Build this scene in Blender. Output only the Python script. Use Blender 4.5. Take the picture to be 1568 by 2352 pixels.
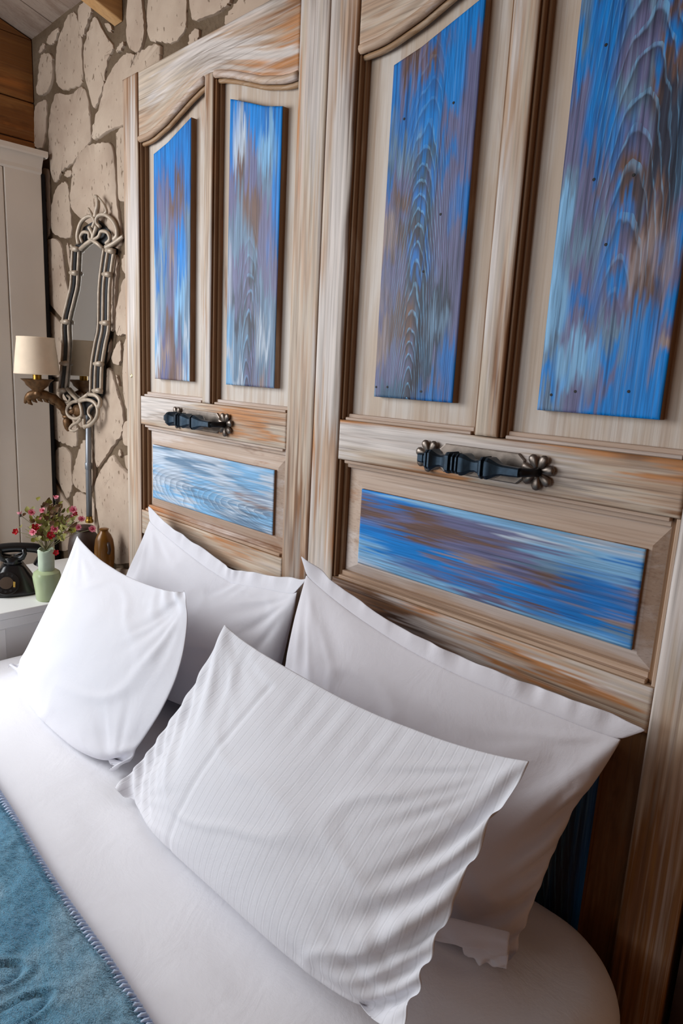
import bpy, bmesh, math, random
import numpy as np
from mathutils import Vector, Matrix

random.seed(7)
RNG = np.random.default_rng(7)
scene = bpy.context.scene
COL = scene.collection
for o in list(bpy.data.objects):
    bpy.data.objects.remove(o)

# ------------------------------------------------------------------ camera
# The camera stands 1.5 m above the floor, one metre in front of the headboard.
ZC = 1.5
F_PX = 1540.0
AX = np.array([[0.70546772, 0.17859378, -0.68587139],
               [0.70691465, -0.10786193, 0.69902609],
               [0.0508623, -0.97799288, -0.20234367]])   # world axes seen from the camera (x right, y down, z forward)
cam_data = bpy.data.cameras.new('camera')
cam_data.sensor_fit = 'VERTICAL'
cam_data.sensor_height = 36.0
cam_data.lens = F_PX * 36.0 / 2352.0
cam_data.clip_start = 0.02
cam = bpy.data.objects.new('camera', cam_data)
COL.objects.link(cam)
M = Matrix.Identity(4)
for r in range(3):
    M[r][0] = AX[r][0]
    M[r][1] = -AX[r][1]
    M[r][2] = -AX[r][2]
M[2][3] = ZC
cam.matrix_world = M
scene.camera = cam

# ------------------------------------------------------------------ light
world = bpy.data.worlds.new('world')
scene.world = world
world.use_nodes = True
bg = world.node_tree.nodes['Background']
bg.inputs['Color'].default_value = (0.90, 0.95, 1.0, 1)
bg.inputs['Strength'].default_value = 0.15

def area(name, loc, target, sx, sy, energy, color):
    d = bpy.data.lights.new(name, 'AREA')
    d.shape = 'RECTANGLE'
    d.size, d.size_y = sx, sy
    d.energy = energy
    d.color = color
    o = bpy.data.objects.new(name, d)
    COL.objects.link(o)
    o.location = loc
    o.rotation_euler = (Vector(target) - Vector(loc)).to_track_quat('-Z', 'Y').to_euler()
    return o

# daylight through the window in the left wall, in front of the wardrobe
area('window_and_fill_light', (-2.66, -0.50, 1.84), (-1.3, 0.35, 0.8), 1.4, 1.1, 48, (0.945, 0.972, 1.0))
# added soft fill from behind the lens, set in a made-up window
area('window_and_fill_light', (-1.75, -2.85, 1.50), (-1.5, 0.6, 0.9), 1.5, 1.5, 30, (0.93, 0.965, 1.0))

vs = scene.view_settings
scene.display_settings.display_device = 'sRGB'
vs.view_transform = 'Standard'
vs.look = 'None'
vs.exposure = 0.07
vs.gamma = 1.0
vs.use_curve_mapping = False
scene.cycles.use_denoising = True
scene.cycles.max_bounces = 8
scene.cycles.diffuse_bounces = 5

# ------------------------------------------------------------------ helpers
def lin(c):
    c = [x / 255.0 for x in c]
    return tuple((x / 12.92 if x <= 0.04045 else ((x + 0.055) / 1.055) ** 2.4) for x in c)

def rgba(c):
    return (*lin(c), 1.0)

def tag(o, label=None, cat=None, group=None, kind=None):
    if label: o['label'] = label
    if cat: o['category'] = cat
    if group: o['group'] = group
    if kind: o['kind'] = kind
    return o

def empty(name, loc, label, cat, group=None):
    o = bpy.data.objects.new(name, None)
    o.empty_display_size = 0.1
    COL.objects.link(o)
    o.location = (loc[0], loc[1], loc[2] + ZC)
    return tag(o, label, cat, group)

def origin(o):
    v = Vector((0, 0, 0))
    while o is not None:
        v += o.location
        o = o.parent
    return v

def mesh(name, verts, faces, mat, parent=None, smooth=False, colors=None, uvs=None, mats=None):
    """Links one mesh object; verts are given relative to the camera height."""
    verts = np.asarray(verts, dtype=float).reshape(-1, 3) + (0, 0, ZC)
    me = bpy.data.meshes.new(name)
    if parent is not None:
        verts = verts - np.array(origin(parent))
        base = Vector((0, 0, 0))
    else:
        base = Vector(((verts[:, 0].min() + verts[:, 0].max()) / 2, (verts[:, 1].min() + verts[:, 1].max()) / 2, verts[:, 2].min()))
        verts = verts - np.array(base)
    me.from_pydata(verts.tolist(), [], [list(map(int, f)) for f in faces])
    me.update()
    o = bpy.data.objects.new(name, me)
    COL.objects.link(o)
    if mat is not None:
        me.materials.append(mat)
    if parent is not None:
        o.parent = parent
    else:
        o.location = base
    if smooth:
        me.polygons.foreach_set('use_smooth', [True] * len(me.polygons))
    if colors is not None:
        at = me.color_attributes.new('paint', 'FLOAT_COLOR', 'POINT')
        at.data.foreach_set('color', np.asarray(colors, dtype=np.float32).ravel())
    if uvs is not None:
        ul = me.uv_layers.new(name='UVMap')
        li = np.empty(len(me.loops), dtype=np.int32)
        me.loops.foreach_get('vertex_index', li)
        ul.data.foreach_set('uv', np.asarray(uvs, dtype=np.float32)[li].ravel())
    return o

def bmobj(name, bm, mat, parent=None, smooth=False):
    bm.verts.index_update()
    vs_ = [v.co[:] for v in bm.verts]
    fs = [[v.index for v in f.verts] for f in bm.faces]
    bm.free()
    return mesh(name, vs_, fs, mat, parent, smooth)

def autosmooth(o, deg=40):
    me = o.data
    me.polygons.foreach_set('use_smooth', [True] * len(me.polygons))
    bm = bmesh.new(); bm.from_mesh(me)
    for e in bm.edges:
        if len(e.link_faces) == 2 and e.calc_face_angle() > math.radians(deg):
            e.smooth = False
    bm.to_mesh(me); bm.free()
    return o

def add_box(bm, x0, x1, y0, y1, z0, z1, bev=0.0, seg=1):
    g = bmesh.ops.create_cube(bm, size=1.0)
    for v in g['verts']:
        v.co = Vector((x0 + (v.co.x + .5) * (x1 - x0), y0 + (v.co.y + .5) * (y1 - y0), z0 + (v.co.z + .5) * (z1 - z0)))
    if bev > 0:
        es = list({e for v in g['verts'] for e in v.link_edges})
        bmesh.ops.bevel(bm, geom=es, offset=bev, segments=seg, affect='EDGES', profile=0.6)
    return bm

def box(name, x0, x1, y0, y1, z0, z1, mat, parent=None, bev=0.002, seg=2):
    bm = bmesh.new()
    add_box(bm, x0, x1, y0, y1, z0, z1, bev, seg)
    o = bmobj(name, bm, mat, parent)
    return o

def add_lathe(bm, prof, c, axis=(0, 0, 1), seg=24, square=False, caps=True):
    """prof: list of (radius, distance along axis)."""
    ax = Vector(axis).normalized()
    a = ax.orthogonal().normalized()
    if abs(ax.z) < 0.9:
        a = (Vector((0, 0, 1)) - ax * ax.z).normalized()
    b = ax.cross(a)
    c = Vector(c)
    rings = []
    for r, h in prof:
        ring = []
        for k in range(seg):
            t = 2 * math.pi * (k + .5) / seg
            rr = r
            if square:      # chamfered square section
                rr = r / max(abs(math.cos(t)), abs(math.sin(t)), 0.78)
                rr = min(rr, r * 1.22)
            ring.append(bm.verts.new(c + ax * h + (a * math.cos(t) + b * math.sin(t)) * max(rr, 1e-4)))
        rings.append(ring)
    for i in range(len(rings) - 1):
        for k in range(seg):
            bm.faces.new((rings[i][k], rings[i][(k + 1) % seg], rings[i + 1][(k + 1) % seg], rings[i + 1][k]))
    if caps:
        bm.faces.new(list(reversed(rings[0])))
        bm.faces.new(rings[-1])

def lathe(name, prof, c, mat, parent=None, axis=(0, 0, 1), seg=24, square=False, deg=35):
    bm = bmesh.new()
    add_lathe(bm, prof, c, axis, seg, square)
    bmesh.ops.recalc_face_normals(bm, faces=bm.faces)
    return autosmooth(bmobj(name, bm, mat, parent), deg)

def add_tube(bm, pts, rad, seg=8, flat=1.0):
    pts = [Vector(p) for p in pts]
    n = len(pts)
    if not hasattr(rad, '__len__'):
        rad = [rad] * n
    prev = None
    rings = []
    for i in range(n):
        t = (pts[min(i + 1, n - 1)] - pts[max(i - 1, 0)]).normalized()
        if prev is None:
            a = t.orthogonal().normalized()
        else:
            a = (prev - t * prev.dot(t))
            a = a.normalized() if a.length > 1e-6 else t.orthogonal().normalized()
        prev = a
        b = t.cross(a)
        rings.append([bm.verts.new(pts[i] + (a * math.cos(2 * math.pi * k / seg) + b * math.sin(2 * math.pi * k / seg)) * rad[i]) for k in range(seg)])
    for i in range(n - 1):
        for k in range(seg):
            bm.faces.new((rings[i][k], rings[i][(k + 1) % seg], rings[i + 1][(k + 1) % seg], rings[i + 1][k]))
    bm.faces.new(list(reversed(rings[0])))
    bm.faces.new(rings[-1])

def tube(name, pts, rad, mat, parent=None, seg=8):
    bm = bmesh.new()
    add_tube(bm, pts, rad, seg)
    bmesh.ops.recalc_face_normals(bm, faces=bm.faces)
    return bmobj(name, bm, mat, parent, True)

def spline(pts, n=8):
    """Catmull-Rom through the points."""
    P = [Vector(p) for p in pts]
    P = [P[0] * 2 - P[1]] + P + [P[-1] * 2 - P[-2]]
    out = []
    for i in range(1, len(P) - 2):
        for k in range(n):
            t = k / n
            p0, p1, p2, p3 = P[i - 1:i + 3]
            out.append(0.5 * ((2 * p1) + (p2 - p0) * t + (2 * p0 - 5 * p1 + 4 * p2 - p3) * t * t + (3 * p1 - p0 - 3 * p2 + p3) * t ** 3))
    out.append(P[-2])
    return out

def prism(name, poly, y0, y1, mat, parent=None, bev=0.0, seg=2):
    """poly: (x, z) outline facing the room, extruded from y0 (front) to y1 (back)."""
    bm = bmesh.new()
    f = [bm.verts.new((x, y0, z)) for x, z in poly]
    b = [bm.verts.new((x, y1, z)) for x, z in poly]
    n = len(poly)
    ff = bm.faces.new(f)
    bm.faces.new(list(reversed(b)))
    for k in range(n):
        bm.faces.new((f[k], f[(k + 1) % n], b[(k + 1) % n], b[k]))
    bmesh.ops.recalc_face_normals(bm, faces=bm.faces)
    if bev > 0:
        bmesh.ops.bevel(bm, geom=list(ff.edges), offset=bev, segments=seg, affect='EDGES', profile=0.5)
    return bmobj(name, bm, mat, parent)

def chaikin(poly, n=2):
    for _ in range(n):
        q = []
        for i in range(len(poly)):
            a, b = poly[i], poly[(i + 1) % len(poly)]
            q.append((a[0] * .75 + b[0] * .25, a[1] * .75 + b[1] * .25))
            q.append((a[0] * .25 + b[0] * .75, a[1] * .25 + b[1] * .75))
        poly = q
    return poly

def vnoise(x, y, seed=0):
    """Smooth value noise in -1..1 for numpy arrays."""
    r = np.random.default_rng(seed).random((64, 64)) * 2 - 1
    xi, yi = np.floor(x).astype(int), np.floor(y).astype(int)
    fx, fy = x - xi, y - yi
    fx, fy = fx * fx * (3 - 2 * fx), fy * fy * (3 - 2 * fy)
    g = lambda i, j: r[i % 64, j % 64]
    return (g(xi, yi) * (1 - fx) * (1 - fy) + g(xi + 1, yi) * fx * (1 - fy) + g(xi, yi + 1) * (1 - fx) * fy + g(xi + 1, yi + 1) * fx * fy)

# ------------------------------------------------------------------ node helpers
class NT:
    def __init__(self, name):
        self.m = bpy.data.materials.new(name)
        self.m.use_nodes = True
        self.t = self.m.node_tree
        self.b = self.t.nodes['Principled BSDF']
    def n(self, typ, **kw):
        nd = self.t.nodes.new(typ)
        for k, v in kw.items():
            setattr(nd, k, v)
        return nd
    def l(self, a, b):
        self.t.links.new(a, b)
    def coord(self, scale, kind='Object', loc=(0, 0, 0), rot=(0, 0, 0)):
        tc = self.n('ShaderNodeTexCoord')
        mp = self.n('ShaderNodeMapping')
        mp.inputs['Scale'].default_value = scale
        mp.inputs['Location'].default_value = loc
        mp.inputs['Rotation'].default_value = rot
        self.l(tc.outputs[kind], mp.inputs['Vector'])
        return mp.outputs['Vector']
    def noise(self, vec, scale=1.0, detail=3, rough=0.55, dist=0.0):
        nd = self.n('ShaderNodeTexNoise')
        nd.inputs['Scale'].default_value = scale
        nd.inputs['Detail'].default_value = detail
        nd.inputs['Roughness'].default_value = rough
        nd.inputs['Distortion'].default_value = dist
        if vec is not None:
            self.l(vec, nd.inputs['Vector'])
        return nd.outputs['Fac']
    def ramp(self, fac, stops):
        nd = self.n('ShaderNodeValToRGB')
        e = nd.color_ramp.elements
        while len(e) < len(stops):
            e.new(0.5)
        for el, (p, c) in zip(e, stops):
            el.position = p
            el.color = c if len(c) == 4 else (*c, 1)
        self.l(fac, nd.inputs['Fac'])
        return nd.outputs['Color']
    def step(self, fac, a, b):
        nd = self.n('ShaderNodeMapRange')
        nd.inputs['From Min'].default_value = a
        nd.inputs['From Max'].default_value = b
        nd.clamp = True
        self.l(fac, nd.inputs['Value'])
        return nd.outputs['Result']
    def mix(self, fac, a, b, mode='MIX'):
        nd = self.n('ShaderNodeMix')
        nd.data_type = 'RGBA'
        nd.blend_type = mode
        for s, v in ((nd.inputs[0], fac), (nd.inputs[6], a), (nd.inputs[7], b)):
            if isinstance(v, (int, float)):
                s.default_value = v
            elif isinstance(v, tuple):
                s.default_value = v if len(v) == 4 else (*v, 1)
            else:
                self.l(v, s)
        return nd.outputs[2]
    def math(self, op, a, b=None, c=None):
        nd = self.n('ShaderNodeMath', operation=op)
        for i, v in enumerate((a, b, c)):
            if v is None:
                continue
            if isinstance(v, (int, float)):
                nd.inputs[i].default_value = v
            else:
                self.l(v, nd.inputs[i])
        return nd.outputs[0]
    def bump(self, h, strength=0.3, dist=0.002):
        nd = self.n('ShaderNodeBump')
        nd.inputs['Strength'].default_value = strength
        nd.inputs['Distance'].default_value = dist
        self.l(h, nd.inputs['Height'])
        self.l(nd.outputs['Normal'], self.b.inputs['Normal'])
    def base(self, c, rough=0.6, metal=0.0, spec=None):
        if isinstance(c, tuple):
            self.b.inputs['Base Color'].default_value = c if len(c) == 4 else (*c, 1)
        else:
            self.l(c, self.b.inputs['Base Color'])
        if isinstance(rough, (int, float)):
            self.b.inputs['Roughness'].default_value = rough
        else:
            self.l(rough, self.b.inputs['Roughness'])
        self.b.inputs['Metallic'].default_value = metal
        if spec is not None:
            self.b.inputs['Specular IOR Level'].default_value = spec
        return self.m

def plain(name, c, rough=0.5, metal=0.0, nscale=0.0, namp=0.15, bump=0.0):
    t = NT(name)
    if nscale:
        v = t.coord((1, 1, 1))
        f = t.noise(v, nscale, 4)
        d = tuple(x * (1 - namp) for x in lin(c))
        h = tuple(min(1, x * (1 + namp)) for x in lin(c))
        col = t.ramp(f, [(0.3, d), (0.7, h)])
        if bump:
            t.bump(f, bump, 0.003)
        return t.base(col, rough, metal)
    return t.base(rgba(c), rough, metal)

def wood_paint(name, grain='z', seed=0.0, white=(212, 200, 195), beige=(190, 163, 140), brown=(128, 84, 50), orange=(190, 120, 58), wear=0.5, whiteness=0.5, dark=0.5):
    """Limed and distressed pine: whitewash over tan wood, brown wear streaks along the grain."""
    t = NT(name)
    al, ac = 1.0, 14.0
    def sc(a, c):
        return {'z': (c, c, a), 'x': (a, c, c), 'y': (c, a, c)}[grain]
    off = (seed * 1.37, seed * 2.11, seed * 0.73)
    vp = t.coord(sc(1.6, 9.0), loc=off)
    vs_ = t.coord(sc(1.3, 26.0), loc=off)
    vg = t.coord(sc(2.2, 150.0), loc=off)
    vh = t.coord(sc(5.0, 380.0), loc=off)
    patch = t.noise(vp, 1.0, 4, 0.6, 0.6)
    streak = t.noise(vs_, 1.0, 5, 0.65, 0.4)
    grain_f = t.noise(vg, 1.0, 3, 0.6, 0.3)
    hair = t.noise(vh, 1.0, 2, 0.5)
    both = t.math('ADD', t.math('MULTIPLY', patch, 0.6), t.math('MULTIPLY', streak, 0.4))
    wmask = t.step(both, 0.60 - 0.22 * whiteness, 0.68 - 0.22 * whiteness)
    col = t.mix(t.math('MULTIPLY', wmask, 0.92), rgba(beige), rgba(white))
    # tan rubbed-through streaks
    vt = t.coord(sc(1.0, 34.0), loc=(off[0] + 2, off[1] + 7, off[2] + 4))
    tn = t.noise(vt, 1.0, 5, 0.7, 0.4)
    col = t.mix(t.math('MULTIPLY', t.step(tn, 0.52, 0.66), 0.55), col, rgba(tuple(0.55 * a + 0.45 * b for a, b in zip(beige, brown))))
    # bolder brown and orange wear where the lime has gone
    vo = t.coord(sc(1.5, 7.0), loc=(off[0] + 5, off[1] + 3, off[2] + 9))
    o1 = t.noise(vo, 1.0, 5, 0.7, 0.5)
    omask = t.math('MULTIPLY', t.step(o1, 0.64 - 0.15 * wear, 0.74 - 0.15 * wear), t.step(streak, 0.38, 0.56))
    vq = t.coord(sc(2.0, 12.0), loc=(off[0] + 15, off[1] + 13, off[2] + 19))
    hue = t.noise(vq, 1.0, 3, 0.6)
    brownv = t.mix(t.step(hue, 0.45, 0.6), rgba(brown), rgba(orange))
    col = t.mix(t.math('MULTIPLY', omask, 0.9), col, brownv)
    dm = t.math('MULTIPLY', t.step(grain_f, 0.56, 0.68), 0.6 * dark)
    col = t.mix(dm, col, rgba((96, 68, 50)))
    lm = t.math('MULTIPLY', t.step(grain_f, 0.42, 0.32), 0.35)
    col = t.mix(lm, col, rgba(white))
    col = t.mix(t.math('MULTIPLY', t.step(hair, 0.53, 0.70), 0.35 * min(1, dark + 0.3)), col, rgba((120, 96, 76)))
    h = t.math('ADD', t.math('MULTIPLY', grain_f, 0.7), t.math('MULTIPLY', hair, 0.3))
    t.bump(h, 0.35, 0.0014)
    rough = t.math('ADD', 0.42, t.math('MULTIPLY', grain_f, 0.3))
    return t.base(col, rough, 0, 0.35)

def board_mat(name, axis, centre, along0, tilt, freq, strength, light=(122, 188, 232), warp=0.004, fine=1.0, dark=(44, 44, 60), span=None):
    """Blue paint (colour attribute) over pine with cathedral rings cut by the board plane.
    centre / along0: heart line across and along the board, measured from the foot of the headboard."""
    t = NT(name)
    at = t.n('ShaderNodeVertexColor')
    at.layer_name = 'paint'
    tc = t.n('ShaderNodeTexCoord')
    sep = t.n('ShaderNodeSeparateXYZ')
    t.l(tc.outputs['Object'], sep.inputs[0])
    V = axis == 'z'
    long_, cross = (sep.outputs['Z'], sep.outputs['X']) if V else (sep.outputs['X'], sep.outputs['Z'])
    sc = (11.0, 11.0, 4.0) if V else (4.0, 11.0, 11.0)
    wn = t.math('MULTIPLY', t.math('SUBTRACT', t.noise(t.coord(sc, loc=(centre * 7, 1, 3)), 1.0, 4, 0.5, 0.2), 0.5), warp * 4)
    dx = t.math('ADD', t.math('SUBTRACT', cross, centre), wn)
    q = t.math('ADD', t.math('MULTIPLY', t.math('SUBTRACT', long_, along0), tilt), wn)
    r = t.math('SQRT', t.math('ADD', t.math('MULTIPLY', dx, dx), t.math('MULTIPLY', q, q)))
    ph = t.math('FRACT', t.math('MULTIPLY', r, freq))
    near = t.step(t.math('ABSOLUTE', dx), 0.085, 0.02)          # the figure is boldest along the heart
    st = t.noise(t.coord((170, 170, 2.4) if V else (2.4, 170, 170), loc=(centre * 31, 2, 5)), 1.0, 4, 0.7, 0.3)
    patch = t.noise(t.coord((14, 14, 5) if V else (5, 14, 14), loc=(centre * 11, 4, 1)), 1.0, 3, 0.6)
    amt = t.math('MULTIPLY', t.math('MULTIPLY', t.step(patch, 0.18, 0.46), strength), t.math('ADD', 0.25, t.math('MULTIPLY', near, 0.75)))
    brk = t.step(t.noise(t.coord((240, 240, 9) if V else (9, 240, 240), loc=(centre * 3, 7, 2)), 1.0, 3, 0.7), 0.36, 0.62)
    if span:
        amt = t.math('MULTIPLY', amt, t.step(long_, span[0], span[1]))
    dark_ = t.math('MULTIPLY', t.math('POWER', t.step(ph, 0.12, 0.80), 1.3), t.step(ph, 0.86, 0.80))
    col = t.mix(t.math('MULTIPLY', dark_, amt), at.outputs['Color'], rgba(dark))
    lm = t.math('MULTIPLY', t.math('MULTIPLY', t.math('MULTIPLY', t.step(ph, 0.76, 0.90), amt), 0.85), brk)
    col = t.mix(lm, col, rgba(light))
    nz = t.noise(t.coord((430, 430, 6) if V else (6, 430, 430)), 1.0, 3, 0.6)
    col = t.mix(t.math('MULTIPLY', t.step(st, 0.53, 0.64), 0.85 * fine), col, (0.34, 0.36, 0.42), 'MULTIPLY')
    col = t.mix(t.math('MULTIPLY', t.step(st, 0.44, 0.32), 0.20 * fine), col, rgba((150, 184, 214)))
    col = t.mix(t.math('MULTIPLY', t.step(nz, 0.52, 0.66), 0.7 * fine), col, (0.55, 0.57, 0.62), 'MULTIPLY')
    h = t.math('SUBTRACT', t.math('ADD', t.math('MULTIPLY', nz, 0.4), t.math('MULTIPLY', st, 0.4)), t.math('MULTIPLY', dark_, t.math('MULTIPLY', amt, 0.5)))
    t.bump(h, 0.35, 0.0012)
    return t.base(col, 0.48, 0, 0.25)

def grid_wood(name, axis, seed=0.0, dark=0.7, rough0=0.45):
    """Limed pine whose patches of lime, tan and brown come with the mesh (attribute 'paint'); the nodes add the grain."""
    t = NT(name)
    at = t.n('ShaderNodeVertexColor')
    at.layer_name = 'paint'
    V = axis == 'z'
    off = (seed, seed * 2, seed * .5)
    cv = lambda a, c: t.coord((c, c, a) if V else (a, c, c), loc=off)
    g1 = t.noise(cv(2.0, 150), 1.0, 4, 0.65, 0.4)
    g2 = t.noise(cv(5.0, 420), 1.0, 2, 0.5)
    g3 = t.noise(cv(1.3, 48), 1.0, 4, 0.65, 0.5)
    gate = t.step(t.noise(cv(2.2, 9), 1.0, 3, 0.6), 0.34, 0.62)
    col = t.mix(t.math('MULTIPLY', t.step(g3, 0.55, 0.70), 0.35), at.outputs['Color'], rgba((150, 110, 78)))
    col = t.mix(t.math('MULTIPLY', t.step(g3, 0.44, 0.32), 0.40), col, rgba((214, 205, 200)))
    col = t.mix(t.math('MULTIPLY', t.math('MULTIPLY', t.step(g1, 0.53, 0.66), gate), dark), col, rgba((88, 62, 46)))
    col = t.mix(t.math('MULTIPLY', t.step(g1, 0.44, 0.34), 0.30), col, rgba((208, 196, 186)))
    col = t.mix(t.math('MULTIPLY', t.math('MULTIPLY', t.step(g2, 0.52, 0.68), gate), 0.45), col, rgba((112, 86, 68)))
    t.bump(t.math('SUBTRACT', 1.0, t.math('ADD', t.math('MULTIPLY', g1, 0.6), t.math('MULTIPLY', g2, 0.4))), 0.40, 0.0013)
    return t.base(col, t.math('ADD', rough0, t.math('MULTIPLY', g1, 0.25)), 0, 0.35)

def cloth_mat(name, col, stripes=False):
    t = NT(name)
    v = t.coord((1, 1, 1))
    a = t.noise(v, 26, 4, 0.6, 0.4)
    weave = t.noise(v, 900, 2, 0.5)
    wr = t.noise(t.coord((1, 1, 1), rot=(0.4, 0.2, 0.7)), 9, 5, 0.62, 1.2)
    h = t.math('ADD', t.math('MULTIPLY', a, 0.22), t.math('MULTIPLY', wr, 0.42))
    h = t.math('ADD', h, t.math('MULTIPLY', weave, 0.03))
    base = rgba(col)
    if stripes:
        tc = t.n('ShaderNodeTexCoord')
        sep = t.n('ShaderNodeSeparateXYZ')
        t.l(tc.outputs['UV'], sep.inputs[0])
        fr = t.math('FRACT', t.math('MULTIPLY', sep.outputs['X'], 46.0))
        s = t.math('MULTIPLY', t.step(fr, 0.40, 0.5), t.step(fr, 0.62, 0.52))
        s2 = t.math('MULTIPLY', t.step(fr, 0.62, 0.7), t.step(fr, 0.84, 0.74))
        base = t.mix(t.math('MULTIPLY', s, 0.32), rgba(col), rgba(tuple(x * 0.80 for x in col)))
        h = t.math('ADD', h, t.math('MULTIPLY', s2, 0.04))
        t.l(t.math('SUBTRACT', 0.85, t.math('MULTIPLY', s2, 0.25)), t.b.inputs['Roughness'])
    t.bump(h, 0.28, 0.012)
    m = t.base(base, 0.85, 0, 0.2)
    t.b.inputs['Sheen Weight'].default_value = 0.15
    return m

MAT = {}
MAT['wood_v'] = wood_paint('limed_wood_vertical', 'z', 1.0, wear=0.55, whiteness=0.55, dark=0.6)
MAT['wood_v2'] = wood_paint('limed_wood_vertical_tan', 'z', 4.0, wear=0.45, whiteness=0.35, dark=0.7)
MAT['wood_h'] = wood_paint('limed_wood_horizontal', 'x', 2.0, wear=0.6, whiteness=0.5, dark=0.6)
MAT['wood_h2'] = wood_paint('limed_wood_horizontal_worn', 'x', 7.0, wear=1.0, whiteness=0.5, dark=0.9)
MAT['grid_v'] = grid_wood('limed_pine_vertical', 'z', 3.0)
MAT['grid_h'] = grid_wood('limed_pine_horizontal', 'x', 8.0)
MAT['field'] = wood_paint('limed_panel_field', 'z', 9.0, white=(208, 199, 190), beige=(194, 176, 158), wear=0.25, whiteness=0.65, dark=0.15)
MAT['field_h'] = wood_paint('limed_panel_bevel', 'x', 11.0, white=(206, 194, 187), beige=(188, 165, 147), wear=0.4, whiteness=0.5, dark=0.35)
MAT['brown_v'] = wood_paint('brown_moulding_wood', 'z', 13.0, white=(176, 150, 126), beige=(128, 94, 64), brown=(84, 54, 30), wear=0.6, whiteness=0.25, dark=1.0)
MAT['brown_h'] = wood_paint('brown_moulding_wood_horizontal', 'x', 15.0, white=(196, 176, 154), beige=(160, 126, 92), brown=(112, 70, 34), wear=0.7, whiteness=0.4, dark=0.7)
MAT['raw_shaded_v'] = wood_paint('raw_lower_wood_shaded', 'z', 17.0, white=(150, 118, 86), beige=(120, 84, 50), brown=(70, 42, 22), wear=0.7, whiteness=0.25, dark=1.0)  # bare lower wood, with part of the shading in its colour
MAT['sheet'] = cloth_mat('white_cotton', (221, 221, 228))
MAT['fitted'] = cloth_mat('white_sheet_cotton', (241, 241, 246))
MAT['sheet2'] = cloth_mat('white_sateen', (221, 219, 225))
MAT['stripe'] = cloth_mat('white_stripe_sateen', (222, 222, 228), stripes=True)
MAT['pewter'] = plain('pewter', (122, 112, 104), 0.38, 0.9, 40, 0.25, 0.15)
MAT['bluesteel'] = plain('blued_iron', (42, 58, 72), 0.42, 0.7, 60, 0.3, 0.15)
MAT['blackiron'] = plain('black_iron', (30, 30, 32), 0.45, 0.6)
MAT['nail'] = plain('nail_head', (26, 24, 26), 0.6, 0.3)
MAT['screw'] = plain('brass_screw', (214, 200, 160), 0.35, 0.8)
MAT['white_paint'] = plain('white_cabinet_paint', (236, 229, 220), 0.45, 0, 5, 0.03)
MAT['night_paint'] = plain('white_nightstand_paint', (226, 226, 224), 0.4, 0, 5, 0.02)
MAT['gap_shadow'] = plain('gap_shadow_navy', (28, 32, 42), 0.7)  # painted shade of the gap beside the wardrobe
MAT['mirror'] = plain('mirror_glass', (205, 208, 208), 0.03, 1.0)
MAT['mframe'] = plain('aged_silver_paint', (172, 156, 138), 0.45, 0.15, 60, 0.2, 0.1)
MAT['bronze'] = plain('aged_bronze', (104, 74, 44), 0.45, 0.55, 80, 0.4, 0.3)
MAT['shade'] = plain('cream_lampshade', (226, 205, 180), 0.85, 0, 30, 0.04)
MAT['brass'] = plain('brass', (176, 140, 62), 0.3, 0.9)
MAT['conduit'] = plain('galvanised_steel', (140, 145, 152), 0.4, 0.6)
MAT['amber'] = plain('amber_wood', (122, 78, 18), 0.3, 0.1, 9, 0.3)
MAT['darkwood'] = plain('unlit_area_dark_brown', (52, 34, 26), 0.5, 0, 30, 0.3)
MAT['phone'] = plain('black_bakelite', (20, 21, 24), 0.28)
MAT['phone_dial'] = plain('worn_dial', (84, 70, 60), 0.4, 0.3)
MAT['paper'] = plain('yellow_card', (196, 156, 70), 0.7)
MAT['vase'] = plain('celadon_glaze', (168, 182, 142), 0.18)
MAT['wrap'] = plain('pale_green_wrap', (176, 190, 168), 0.7, 0, 60, 0.06)
MAT['stem'] = plain('stem_brown_green', (92, 84, 48), 0.7)
MAT['leaf'] = plain('olive_leaf', (112, 106, 26), 0.6, 0, 40, 0.35)
MAT['leaf2'] = plain('rust_leaf', (92, 58, 20), 0.6, 0, 40, 0.35)
MAT['pink'] = plain('pink_petal', (238, 150, 165), 0.6, 0, 90, 0.12)
MAT['magenta'] = plain('magenta_centre', (170, 22, 62), 0.6)
MAT['red'] = plain('red_petal', (190, 22, 34), 0.6)
MAT['beam'] = wood_paint('pine_beam', 'y', 21.0, white=(214, 172, 124), beige=(202, 156, 104), brown=(150, 96, 48), wear=0.3, whiteness=0.4, dark=0.3)
MAT['cladding'] = wood_paint('brown_cladding', 'y', 23.0, white=(168, 118, 66), beige=(138, 90, 46), brown=(92, 54, 26), wear=0.6, whiteness=0.4, dark=0.5)
MAT['ceil'] = wood_paint('ceiling_board', 'y', 25.0, white=(178, 160, 146), beige=(160, 140, 126), brown=(120, 96, 78), wear=0.2, whiteness=0.5, dark=0.3)
MAT['floor'] = wood_paint('floor_board', 'y', 27.0, white=(120, 86, 56), beige=(104, 70, 42), brown=(70, 44, 24), wear=0.5, whiteness=0.3, dark=0.6)
MAT['plaster'] = plain('wall_plaster', (196, 186, 172), 0.9, 0, 6, 0.06, 0.2)
MAT['bedwood'] = plain('bed_base_fabric', (96, 84, 74), 0.8)

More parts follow.
